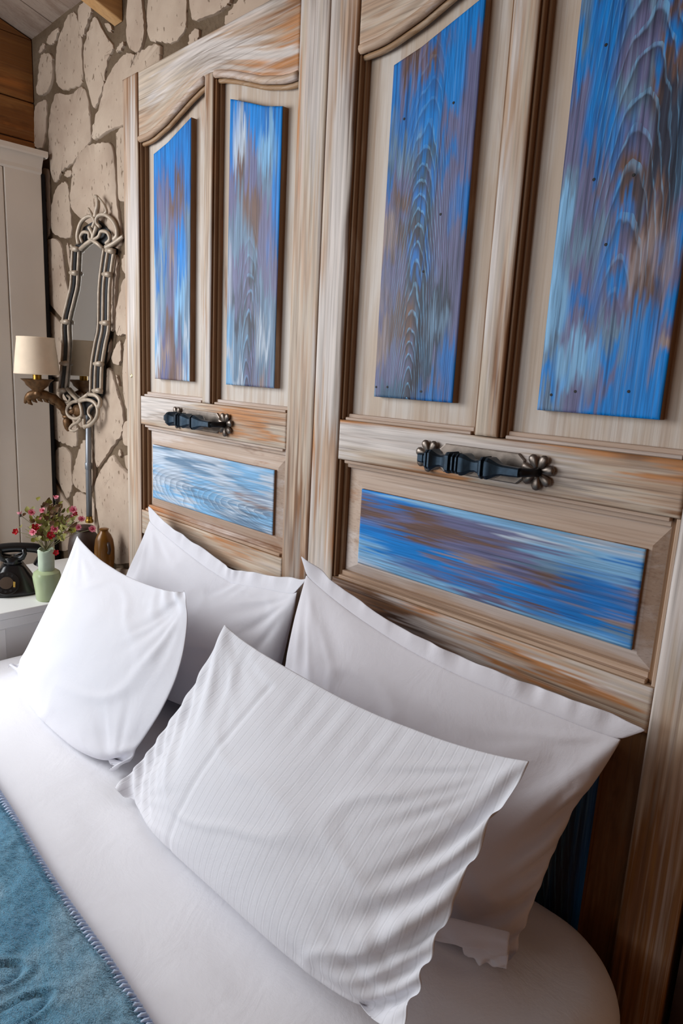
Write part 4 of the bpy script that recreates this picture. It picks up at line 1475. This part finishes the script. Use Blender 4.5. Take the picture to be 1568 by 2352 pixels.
#PART4
# ------------------------------------------------------------------ wardrobe, left
WF = -2.575      # its face, towards the bed
wd = empty('wardrobe', (WF - 0.13, 0.70, FLOOR_Z), 'tall white painted wardrobe with moulded cornice by the stone wall', 'wardrobe')
box('carcass', XL + 0.020, WF - 0.012, 0.425, 1.028, FLOOR_Z + 0.06, 0.657, MAT['white_paint'], wd, 0.003)
box('plinth', XL + 0.020, WF - 0.03, 0.435, 1.022, FLOOR_Z, FLOOR_Z + 0.06, MAT['white_paint'], wd, 0.002)
box('end_stile', WF - 0.012, WF, 0.906, 1.030, FLOOR_Z + 0.06, 0.657, MAT['white_paint'], wd, 0.003)
dr = box('wardrobe_door', WF - 0.012, WF - 0.001, 0.43, 0.902, FLOOR_Z + 0.07, 0.628, MAT['white_paint'], wd, 0.003)
box('panel_moulding', WF - 0.001, WF + 0.005, 0.50, 0.83, FLOOR_Z + 0.2, 0.547, MAT['white_paint'], dr, 0.004)
lathe('knob', [(0.006, 0), (0.006, 0.012), (0.014, 0.02), (0.012, 0.03), (0.004, 0.033)], (WF - 0.001, 0.46, -0.4), MAT['pewter'], dr, (1, 0, 0), 16)
# cornice: stepped profile run along the face and returned at the end
prof = [(0.0, 0.628), (0.004, 0.635), (0.004, 0.647), (0.012, 0.687), (0.016, 0.702), (0.026, 0.681), (0.028, 0.687), (0.028, 0.702), (0.0, 0.702)]
vs_, fs = [], []
for (ex,) in ((0,),):
    pass
np_ = len(prof)
for st_ in range(3):
    for d, z in prof:
        vs_.append({0: (WF + d, 0.425, z), 1: (WF + d, 1.029 + d * 0.6, z), 2: (XL + 0.020, 1.029 + d * 0.6, z)}[st_])
for s in range(2):
    for k in range(np_ - 1):
        fs.append((s * np_ + k, s * np_ + k + 1, (s + 1) * np_ + k + 1, (s + 1) * np_ + k))
fs.append((np_ - 1, 2 * np_ - 1, 3 * np_ - 1))
fs.append(tuple(range(np_)))
o = mesh('cornice', vs_, fs, MAT['white_paint'], wd)
bm = bmesh.new(); bm.from_mesh(o.data); bmesh.ops.recalc_face_normals(bm, faces=bm.faces); bm.to_mesh(o.data); bm.free()
# navy strip whose colour paints the shadow between wardrobe and stones
struct(box('gap_shadow_strip', XL + 0.020, -2.600, 1.034, 1.054, FLOOR_Z, 0.64, MAT['gap_shadow'], None, 0.003))

# ------------------------------------------------------------------ mirror with pierced frame
MY = 1.016
def mp(px, py, dy=0.0):
    x_, z_ = on_y(px, py, MY + dy)
    return (x_, MY + dy + (x_ + 2.27) * 0.20, z_)
mr = empty('wall_mirror', (mp(190, 760)[0], 1.05, mp(190, 930)[2]), 'narrow wavy mirror in a pierced grey metal frame on stone wall', 'mirror')
GL = [(199, 549), (190, 559), (181, 572), (180, 610), (179, 655), (174, 690), (166.5, 743), (167.5, 791), (166, 842), (163, 893), (172, 908), (181, 921)]
GR = [(199, 549), (208, 556), (217, 567), (213, 610), (210, 655), (209.5, 700), (209, 753), (204, 791), (199, 842), (198, 904), (190, 912), (181, 921)]
poly = [(mp(*p)[0], mp(*p)[2]) for p in GL + GR[-2:0:-1]]
gl = prism('glass', poly, MY, MY + 0.004, MAT['mirror'], mr)
bk = None
back = [(p[0] - 13, p[1]) for p in GL[2:10]] + [(176, 955), (195, 950)] + [(p[0] + 19, p[1]) for p in GR[9:1:-1]] + [(225, 525), (204, 500), (183, 520)]
bk = prism('backing', [(mp(*p)[0], mp(*p)[2]) for p in back], MY + 0.008, MY + 0.016, MAT['blackiron'], mr)
for o_ in (gl, bk):       # the glass is turned a little towards the bed
    for v in o_.data.vertices:
        v.co.y += (v.co.x + o_.parent.location.x + 2.27) * 0.20
def rail_px(side, off):
    src = GL if side < 0 else GR
    return [(p[0] + side * off, p[1]) for p in src[2:10]]
for side, offs, name in ((-1, (2.0, 12.0), 'frame_rod'), (1, (2.0, 9.0, 19.0), 'frame_rod')):
    for off in offs:
        pts = spline([mp(a, b, -0.004) for a, b in rail_px(side, off)], 6)
        tube(name, pts, 0.0048 if off < 15 else 0.0060, MAT['mframe'], mr, 8)
    # collars tie the rods together and leave dark slots between
    src = rail_px(side, 0)
    for py in (572, 627, 740, 835, 897):
        xa = np.interp(py, [p[1] for p in src], [p[0] for p in src])
        w0, w1 = (1, 14) if side < 0 else (6, 21)
        tube('collar', [mp(xa + side * w0, py, -0.005), mp(xa + side * (w0 + w1) / 2, py, -0.011), mp(xa + side * w1, py, -0.005)], [0.006, 0.0095, 0.006], MAT['mframe'], mr, 8)
# rims at the pointed ends of the glass
for pts in ([(181, 572), (190, 559), (199, 549), (208, 556), (217, 567)], [(163, 893), (172, 908), (181, 921), (190, 912), (198, 904)]):
    tube('frame_rod', [mp(a, b, -0.005) for a, b in pts], 0.0065, MAT['mframe'], mr, 8)
# crest: two leaf scrolls, a plume and side ears
def scroll(pts, r0, r1):
    P = spline([mp(a, b, -0.006) for a, b in pts], 6)
    tube('scroll', P, [0.78 * r0 + 0.78 * (r1 - r0) * k / (len(P) - 1) for k in range(len(P))], MAT['mframe'], mr, 8)
scroll([(178, 560), (176, 540), (180, 515), (187, 500), (197, 494), (203, 505), (200, 520)], 0.009, 0.007)
scroll([(235, 545), (240, 535), (238, 515), (230, 498), (218, 488), (208, 494), (206, 508), (212, 518)], 0.010, 0.007)
scroll([(184, 556), (181, 543), (186, 532), (194, 534), (195, 545), (199, 549)], 0.007, 0.007)
scroll([(222, 556), (228, 545), (224, 530), (214, 528), (210, 540), (202, 548)], 0.008, 0.007)
scroll([(195, 520), (200, 535), (199, 549)], 0.010, 0.006)
scroll([(207, 516), (203, 533), (200, 548)], 0.010, 0.006)
scroll([(205, 496), (206, 482), (208, 468), (207, 450), (203, 447)], 0.013, 0.006)
scroll([(200, 496), (197, 486), (193, 476)], 0.008, 0.004)
scroll([(217, 490), (222, 480), (216, 462), (209, 450)], 0.008, 0.004)
scroll([(222, 565), (233, 556), (245, 542), (250, 536)], 0.011, 0.007)
scroll([(178, 575), (170, 570), (166, 564)], 0.009, 0.006)
# pendant: heart of scrolls
scroll([(160, 895), (153, 905), (155, 920), (164, 924), (168, 915), (163, 908)], 0.009, 0.006)
scroll([(181, 921), (170, 925), (163, 940), (166, 955), (177, 962), (186, 955), (186, 940), (183, 925)], 0.008, 0.008)
scroll([(182, 922), (194, 918), (206, 924), (212, 940), (210, 960), (200, 976), (190, 980)], 0.008, 0.009)
scroll([(204, 930), (198, 938), (197, 950), (202, 962), (196, 972)], 0.006, 0.006)
scroll([(198, 906), (208, 908), (215, 918), (215, 930), (212, 936)], 0.009, 0.010)
scroll([(186, 960), (180, 970), (172, 976), (168, 986), (175, 990), (182, 984)], 0.008, 0.005)
scroll([(190, 962), (190, 975), (192, 985)], 0.008, 0.006)

# ------------------------------------------------------------------ sconce standing out from the foot of the mirror
def sp(px, py, Y):
    x_, z_ = on_y(px, py, Y)
    return (x_, Y, z_)
SX, SY = -2.36, 0.906
sc = empty('wall_sconce', (SX, 1.02, -0.25), 'bronze wall sconce with a small cream pleated shade beside mirror', 'lamp')
bm = bmesh.new()
npl = 72
for (r, z) in ((0.0705, -0.0555), (0.0715, -0.0525), (0.0700, -0.0490), (0.0648, 0.005), (0.0585, 0.058), (0.0590, 0.063), (0.0580, 0.0665)):
    for k in range(npl):
        t = 2 * math.pi * k / npl
        rr = r + (0.0010 if k % 2 else -0.0004)
        bm.verts.new((SX + rr * math.cos(t), SY + rr * math.sin(t), z))
bm.verts.ensure_lookup_table()
for i in range(6):
    for k in range(npl):
        bm.faces.new((bm.verts[i * npl + k], bm.verts[i * npl + (k + 1) % npl], bm.verts[(i + 1) * npl + (k + 1) % npl], bm.verts[(i + 1) * npl + k]))
o = bmobj('lamp_shade', bm, MAT['shade'], sc, True)
so = o.modifiers.new('thick', 'SOLIDIFY'); so.thickness = 0.002
lathe('candle_sleeve', [(0.014, -0.085), (0.014, 0.01), (0.010, 0.012), (0.010, 0.03)], (SX, SY, 0), MAT['brass'], sc, seg=16)
lathe('cup', [(0.010, -0.128), (0.014, -0.122), (0.012, -0.114), (0.022, -0.104), (0.036, -0.092), (0.040, -0.082), (0.050, -0.074), (0.0525, -0.0715), (0.047, -0.072), (0.030, -0.082), (0.012, -0.085)], (SX, SY, 0), MAT['bronze'], sc, seg=24)
arm = spline([sp(57, 926, .875), sp(66, 912, .885), sp(84, 905, .906), sp(106, 908, .935), sp(128, 919, .965), sp(146, 938, .99), sp(157, 956, 1.01)], 8)
n = len(arm)
tube('arm', arm, [0.004 + 0.012 * min(1, k / 10) + 0.0015 * math.sin(k * 0.9) * (k > n * .5) for k in range(n)], MAT['bronze'], sc, 12)
bm = bmesh.new()     # acanthus lobes under the arm
for k in range(8, n - 4, 5):
    p = Vector(arm[k])
    add_tube(bm, [p + Vector((0, 0, -0.008)), p + Vector((-0.004, 0.004, -0.020)), p + Vector((0.004, 0.010, -0.026))], [0.009, 0.007, 0.002], 8)
bmobj('acanthus', bm, MAT['bronze'], sc, True)
fx_, fy_, fz_ = sp(155, 958, 1.005)
lathe('finial', [(0.010, 0.022), (0.016, 0.010), (0.018, 0.0), (0.013, -0.006), (0.0165, -0.014), (0.0155, -0.026), (0.011, -0.040), (0.003, -0.050)][::-1], (fx_, fy_, fz_), MAT['bronze'], sc, seg=16)
mx, my_, mz = sp(173, 943, 1.012)
lathe('wall_plate', [(0.024, 0.0), (0.026, 0.006), (0.020, 0.014), (0.012, 0.02)], (mx, 1.026, mz), MAT['bronze'], sc, (0, -1, 0), 20)
tube('stem', [(mx, 1.01, mz), (fx_, fy_, fz_ + 0.012)], 0.010, MAT['bronze'], sc, 10)

# ------------------------------------------------------------------ grey conduit down the wall
cd = empty('conduit', (-2.28, 1.04, -0.56), 'thin grey metal conduit running down the wall under mirror', 'pipe')
P0, P1 = sp(203, 925, 1.04), sp(205, 1192, 1.04)
tube('pipe', [P0, sp(203, 1070, 1.04), P1], 0.0098, MAT['conduit'], cd, 14)
cj = sp(203, 1070, 1.04)
lathe('coupling', [(0.0105, -0.012), (0.0118, -0.010), (0.0118, 0.010), (0.0105, 0.012)], cj, MAT['conduit'], cd, seg=16)
lathe('ferrule', [(0.011, -0.014), (0.014, -0.012), (0.014, -0.004), (0.011, 0.0), (0.011, 0.010)], P1, MAT['brass'], cd, seg=16)

# ------------------------------------------------------------------ nightstand
NZ = -0.735
NX0, NX1, NY0, NY1 = -2.438, -1.992, 0.30, 1.045
ns = empty('nightstand', (-2.2, 0.68, FLOOR_Z), 'white painted nightstand with recessed side panel left of the bed', 'nightstand')
box('table_top', NX0, NX1 + 0.006, NY0 - 0.012, NY1, NZ - 0.022, NZ, MAT['night_paint'], ns, 0.004, 3)
sx = NX1
for (a, b, c, d) in ((NY0, NY0 + .055, -1.44, -.7575), (0.985, 1.04, -1.44, -.7575), (NY0 + .055, 0.985, -.787, -.7575), (NY0 + .055, 0.985, -1.44, -1.37)):
    box('side_frame', sx - 0.02, sx, a, b, c, d, MAT['night_paint'], ns, 0.002, 1)
box('side_frame', sx - 0.02, sx, 0.575, 0.645, -1.37, -.787, MAT['night_paint'], ns, 0.002, 1)
box('side_panel', sx - 0.016, sx - 0.011, NY0 + .04, 1.0, -1.40, -.77, MAT['night_paint'], ns, 0)
box('carcass', NX0 + 0.01, sx - 0.0205, NY0 + 0.02, NY1 - 0.006, -1.44, -.7575, MAT['night_paint'], ns, 0.002, 1)
for k, (z0, z1) in enumerate(((-1.0, -.775), (-1.42, -1.02))):
    d = box('drawer', NX0 + 0.03, sx - 0.04, NY0 + 0.004, NY0 + 0.02, z0, z1, MAT['night_paint'], ns, 0.003)
    lathe('knob', [(0.006, 0), (0.006, 0.01), (0.014, 0.018), (0.011, 0.026), (0.003, 0.028)], ((NX0 + sx) / 2, NY0 + 0.004, (z0 + z1) / 2), MAT['pewter'], d, (0, -1, 0), 14)
for fx2 in (NX0 + 0.05, NX1 - 0.05):
    for fy2 in (NY0 + 0.05, NY1 - 0.05):
        lathe('foot', [(0.022, 0.0), (0.026, 0.062)], (fx2, fy2, FLOOR_Z), MAT['night_paint'], ns, seg=12)

# ------------------------------------------------------------------ old telephone
TXY = np.array((-2.172, 0.735))
tel = empty('telephone', (TXY[0], TXY[1], NZ), 'black vintage rotary telephone standing on the white nightstand', 'telephone')
a_ = math.atan2(0.93, 0.36)            # handset axis seen broadside from the bed
hx, hy = math.cos(a_), math.sin(a_)
def tp(l, w, h):     # along the handset, towards the dial, up
    return (TXY[0] + hx * l + hy * w, TXY[1] + hy * l - hx * w, NZ + h * 0.86)
bm = bmesh.new()
prof = [(1.00, 0.0), (1.03, 0.006), (1.02, 0.016), (0.96, 0.024), (0.84, 0.040), (0.70, 0.062), (0.56, 0.082), (0.46, 0.096), (0.40, 0.105)]
seg = 36
rows = []
for s, h in prof:
    row = []
    for k in range(seg):
        t = 2 * math.pi * k / seg
        ca, sa = math.cos(t), math.sin(t)
        e = (abs(ca) ** 3.2 + abs(sa) ** 3.2) ** (-1 / 3.2)
        row.append(bm.verts.new(tp(0.076 * s * ca * e, 0.070 * (s * 0.92 + 0.08) * sa * e, h)))
    rows.append(row)
for i in range(len(rows) - 1):
    for k in range(seg):
        bm.faces.new((rows[i][k], rows[i][(k + 1) % seg], rows[i + 1][(k + 1) % seg], rows[i + 1][k]))
bm.faces.new(rows[-1]); bm.faces.new(list(reversed(rows[0])))
bmesh.ops.recalc_face_normals(bm, faces=bm.faces)
autosmooth(bmobj('body', bm, MAT['phone'], tel), 60)
bm = bmesh.new()     # cradle: waisted column with a pair of horns at each end
add_tube(bm, [tp(0, 0, 0.088), tp(0, 0, 0.112), tp(0, 0, 0.132)], [0.032, 0.026, 0.034], 16)
for s in (-1, 1):
    for w in (-0.02, 0.02):
        add_tube(bm, [tp(s * 0.008, w * .6, 0.122), tp(s * 0.030, w, 0.132), tp(s * 0.036, w * 1.1, 0.146), tp(s * 0.034, w * 1.2, 0.164)], [0.012, 0.009, 0.007, 0.006], 10)
bmesh.ops.recalc_face_normals(bm, faces=bm.faces)
bmobj('cradle', bm, MAT['phone'], tel, True)
hs = spline([tp(-0.098, 0, 0.128), tp(-0.088, 0, 0.148), tp(-0.06, 0, 0.160), tp(0, 0, 0.166), tp(0.06, 0, 0.160), tp(0.088, 0, 0.148), tp(0.098, 0, 0.128)], 6)
n = len(hs)
hd = tube('handset', hs, [0.0155 + 0.006 * abs(2 * k / (n - 1) - 1) ** 3 for k in range(n)], MAT['phone'], tel, 14)
for s in (-1, 1):
    pA, pB = Vector(tp(s * 0.096, 0, 0.136)), Vector(tp(s * 0.088, 0, 0.100))
    bm = bmesh.new()
    add_lathe(bm, [(0.012, -0.006), (0.021, 0.006), (0.024, 0.022), (0.028, 0.034), (0.0285, 0.040), (0.022, 0.043)], pA, (pB - pA), 18)
    bmesh.ops.recalc_face_normals(bm, faces=bm.faces)
    autosmooth(bmobj('ear_cup' if s > 0 else 'mouthpiece', bm, MAT['phone'], hd), 40)
dc = Vector(tp(-0.018, 0.058, 0.050))
dn = (Vector(tp(-0.018, 1.058, 0.75)) - dc).normalized()
dl = lathe('dial', [(0.036, -0.006), (0.038, 0.0), (0.036, 0.004), (0.030, 0.005)], dc, MAT['phone'], tel, dn, 28)
bm = bmesh.new()
ua = dn.orthogonal().normalized(); ub = dn.cross(ua)
for k in range(10):
    t = 2 * math.pi * k / 12
    add_lathe(bm, [(0.0042, 0.0), (0.0040, 0.0012)], dc + (ua * math.cos(t) + ub * math.sin(t)) * 0.0275 + dn * 0.0042, dn, 10)
bmobj('finger_hole', bm, MAT['nail'], dl)
lathe('dial_centre', [(0.020, 0.0), (0.019, 0.0025), (0.012, 0.003)], dc + dn * 0.0045, MAT['phone_dial'], dl, dn, 22)
c0_ = Vector(tp(0.004, 0.066, 0.046)) + dn * 0.006
bm = bmesh.new()
w_, h_ = (Vector(tp(0.0035, 0, 0)) - Vector(tp(0, 0, 0))), Vector((0, 0, 0.009))
bm2 = [c0_ - w_ - h_, c0_ + w_ * .6 - h_ * 1.1, c0_ + w_ + h_ * .8, c0_ - w_ * .7 + h_]
for q_ in bm2: bm.verts.new(q_)
for q_ in bm2: bm.verts.new(q_ - dn * 0.0012)
bm.verts.ensure_lookup_table()
v_ = bm.verts
for f in ((0, 1, 2, 3), (7, 6, 5, 4), (0, 4, 5, 1), (1, 5, 6, 2), (2, 6, 7, 3), (3, 7, 4, 0)):
    bm.faces.new([v_[i] for i in f])
bmobj('finger_stop', bm, MAT['paper'], dl)

# ------------------------------------------------------------------ vase and bouquet
VX, VY = -2.032, 0.785
va = empty('vase', (VX, VY, NZ), 'pale green glazed bottle vase with wrapped neck on nightstand', 'vase')
lathe('body', [(0.030, 0.0), (0.033, 0.004), (0.035, 0.03), (0.0395, 0.062), (0.041, 0.076), (0.038, 0.088), (0.030, 0.094), (0.020, 0.096)], (VX, VY, NZ), MAT['vase'], va, seg=32)
bm = bmesh.new()
rings = []
for z, r in ((0.090, 0.0225), (0.092, 0.0232), (0.120, 0.0228), (0.150, 0.0232), (0.160, 0.0238), (0.1605, 0.0215), (0.150, 0.020), (0.125, 0.019)):
    ring = []
    for k in range(20):
        t = 2 * math.pi * k / 20
        rr = r + 0.0012 * math.sin(k * 2.6) + 0.0006 * math.sin(k * 5.1 + z * 90)
        zz = z + (0.003 * math.sin(k * 1.3) if z > 0.155 else 0)
        ring.append(bm.verts.new((VX + rr * math.cos(t), VY + rr * math.sin(t), NZ + zz)))
    rings.append(ring)
for i in range(len(rings) - 1):
    for k in range(20):
        bm.faces.new((rings[i][k], rings[i][(k + 1) % 20], rings[i + 1][(k + 1) % 20], rings[i + 1][k]))
bm.faces.new(rings[-1])
bmesh.ops.recalc_face_normals(bm, faces=bm.faces)
bmobj('neck', bm, MAT['wrap'], va, True)

bq = empty('bouquet', (VX, VY, NZ + 0.13), 'bouquet of small pink and red artificial flowers with olive leaves', 'flowers')
root = Vector((VX, VY, NZ + 0.157))
view = Vector((0, 0, 0))
def petal_ring(bm, c, n, R, npet, cup=0.3, wid=0.55, seed=0):
    rr = random.Random(seed)
    u_ = n.orthogonal().normalized(); w_ = n.cross(u_)
    for k in range(npet):
        t = 2 * math.pi * (k + rr.uniform(-.1, .1)) / npet
        d = u_ * math.cos(t) + w_ * math.sin(t)
        s = n.cross(d)
        L = R * rr.uniform(0.9, 1.08)
        W = R * wid
        pts = [c + d * L * .12, c + d * L * .55 + s * W * .5 + n * L * cup * .3, c + d * L * .95 + s * W * .36 + n * L * cup, c + d * L * 1.03 + n * L * cup * .9, c + d * L * .95 - s * W * .36 + n * L * cup, c + d * L * .55 - s * W * .5 + n * L * cup * .3, c + d * L * .6 + n * L * cup * .15]
        v = [bm.verts.new(p) for p in pts]
        m = v[6]
        for a, b in ((0, 1), (1, 2), (2, 3), (3, 4), (4, 5), (5, 0)):
            bm.faces.new((v[a], v[b], m))
FL = [(72, 1177, 7.5, 'pink'), (98, 1173, 7.5, 'pink'), (94, 1198, 9.5, 'pink'), (76, 1222, 8, 'pink'), (125, 1215, 8.5, 'pink'), (168, 1171, 7.5, 'mag'), (163, 1188, 6, 'pink'),
      (187, 1192, 7, 'pink'), (150, 1200, 6.5, 'pink'), (180, 1211, 6, 'pink'), (212, 1215, 7, 'pink'), (46, 1182, 6, 'bud'), (129, 1146, 6, 'bud'), (38, 1221, 7.5, 'red'), (80, 1212, 7.5, 'red'), (115, 1229, 8, 'red'), (129, 1270, 6, 'red'), (172, 1181, 5, 'red')]
fr = random.Random(5)
for k, (px, py, rpx, kind) in enumerate(FL):
    Y = VY - 0.03 + fr.uniform(-0.03, 0.03) + (0.05 if px > 140 else 0)
    c = Vector(sp(px, py, Y))
    R = rpx / 735 * 1.05
    n = (Vector((0, 0, 0)) - c).normalized()
    n = (n + Vector((fr.uniform(-.5, .5), fr.uniform(-.3, .3), fr.uniform(-.1, .5)))).normalized()
    mid = (c + root) / 2 + Vector((fr.uniform(-.012, .012), 0.01, 0.012))
    tube('stem', spline([root, mid, c - n * 0.004], 4), 0.0009, MAT['stem'], bq, 5)
    bm = bmesh.new()
    if kind in ('pink', 'mag'):
        petal_ring(bm, c, n, R, 7, 0.22, 0.75, k); petal_ring(bm, c + n * 0.001, n, R * .72, 6, 0.4, 0.7, k + 50)
        f = bmobj('flower', bm, MAT['magenta'] if kind == 'mag' else MAT['pink'], bq)
        f.data.materials[0] = MAT['pink']
        lathe('flower_centre', [(R * .42, 0), (R * .40, R * .16), (R * .2, R * .3)], c + n * R * .12, MAT['magenta'] if kind != 'red' else MAT['red'], f, n, 10)
    elif kind == 'bud':
        up = (Vector((0, 0, 1)) * 0.4 + n * 0.3 + Vector((-0.8 if px < 60 else 0.0, 0, 0.6))).normalized()
        petal_ring(bm, c, up, R * .9, 6, 1.2, 0.8, k)
        f = bmobj('flower', bm, MAT['pink'], bq)
        lathe('flower_centre', [(R * .2, -R * .9), (R * .55, -R * .3), (R * .45, R * .1)], c, MAT['darkwood'], f, up, 10)
    else:
        petal_ring(bm, c, n, R, 5, 0.7, 0.9, k); petal_ring(bm, c, n, R * .7, 5, 1.0, 0.9, k + 9)
        f = bmobj('flower', bm, MAT['red'], bq)
# leaves
lr = random.Random(11)
def leaf(c, d, L, W, mat, name='leaf'):
    up = (-c).normalized() + Vector((lr.uniform(-.6, .6), lr.uniform(-.4, .4), lr.uniform(-.2, .8)))
    s = d.cross(up).normalized()
    n_ = s.cross(d).normalized()
    vs_ = []
    for t, w, hgt in ((0, .05, 0), (.25, .8, .10), (.5, 1, .12), (.75, .7, .06), (1, .03, -.06)):
        for q_ in (-1, 0, 1):
            vs_.append(tuple(c + d * (L * t) + s * (W * w * q_) + n_ * (L * hgt + (W * .25 * w if q_ else 0) + L * .05 * math.sin(9 * t + q_))))
    fs = [(i * 3 + j, i * 3 + j + 1, i * 3 + j + 4, i * 3 + j + 3) for i in range(4) for j in range(2)]
    return mesh(name, vs_, fs, mat, bq, True)
for k in range(260):
    px = lr.gauss(106, 20); py = lr.gauss(1214, 25)
    if k < 50: px, py = lr.gauss(118, 9), lr.gauss(1180, 14)
    if k > 220: px, py = lr.uniform(140, 172), lr.uniform(1192, 1224)
    if py > 1240: py = 1240 - lr.uniform(0, 18)
    c = Vector(sp(px, py, VY + lr.uniform(-0.025, 0.035)))
    d = ((c - root).normalized() + Vector((lr.uniform(-.7, .7), lr.uniform(-.7, .7), lr.uniform(-.5, .4)))).normalized()
    rust = (k < 50 and lr.random() < .8) or lr.random() < .3
    leaf(c - d * 0.008, d, lr.uniform(0.015, 0.028), lr.uniform(0.004, 0.009), MAT['leaf2'] if rust else MAT['leaf'])
for k in range(16):
    px, py = lr.choice([(60, 1215), (75, 1200), (108, 1165), (112, 1150), (140, 1165), (155, 1190), (170, 1205), (90, 1180), (65, 1235), (145, 1230), (120, 1170), (108, 1155)])
    c = Vector(sp(px + lr.uniform(-6, 6), py + lr.uniform(-6, 6), VY + lr.uniform(-.02, .03)))
    tube('stem', spline([root, (c + root) / 2 + Vector((0, 0, .01)), c], 4), 0.0011, MAT['stem'], bq, 5)

# ------------------------------------------------------------------ small things against the wall
jx, jy = -2.088, 1.0
jg = empty('jug', (jx, jy, NZ), 'small rounded amber brown jug with a dark knob against the stone wall', 'jug')
lathe('body', [(0.018, 0.0), (0.022, 0.008), (0.029, 0.045), (0.0325, 0.085), (0.0325, 0.120), (0.029, 0.148), (0.022, 0.166), (0.015, 0.174), (0.013, 0.180), (0.016, 0.186), (0.012, 0.188)], (jx, jy, NZ), MAT['amber'], jg, seg=32)
tube('handle', spline([(jx + .029, jy, NZ + .142), (jx + .040, jy - .004, NZ + .138), (jx + .045, jy - .004, NZ + .124), (jx + .040, jy - .004, NZ + .112), (jx + .031, jy, NZ + .110)], 5), 0.0055, MAT['darkwood'], jg, 8)
bx_, by_ = -2.205, 0.985
jb = empty('jar', (bx_, by_, NZ), 'dark brown squat jar below the brass end of conduit', 'jar')
lathe('body', [(0.038, 0.0), (0.046, 0.01), (0.054, 0.06), (0.055, 0.10), (0.050, 0.132), (0.036, 0.152), (0.030, 0.160), (0.034, 0.167), (0.030, 0.174), (0.010, 0.178)], (bx_, by_, NZ), MAT['darkwood'], jb, seg=28)
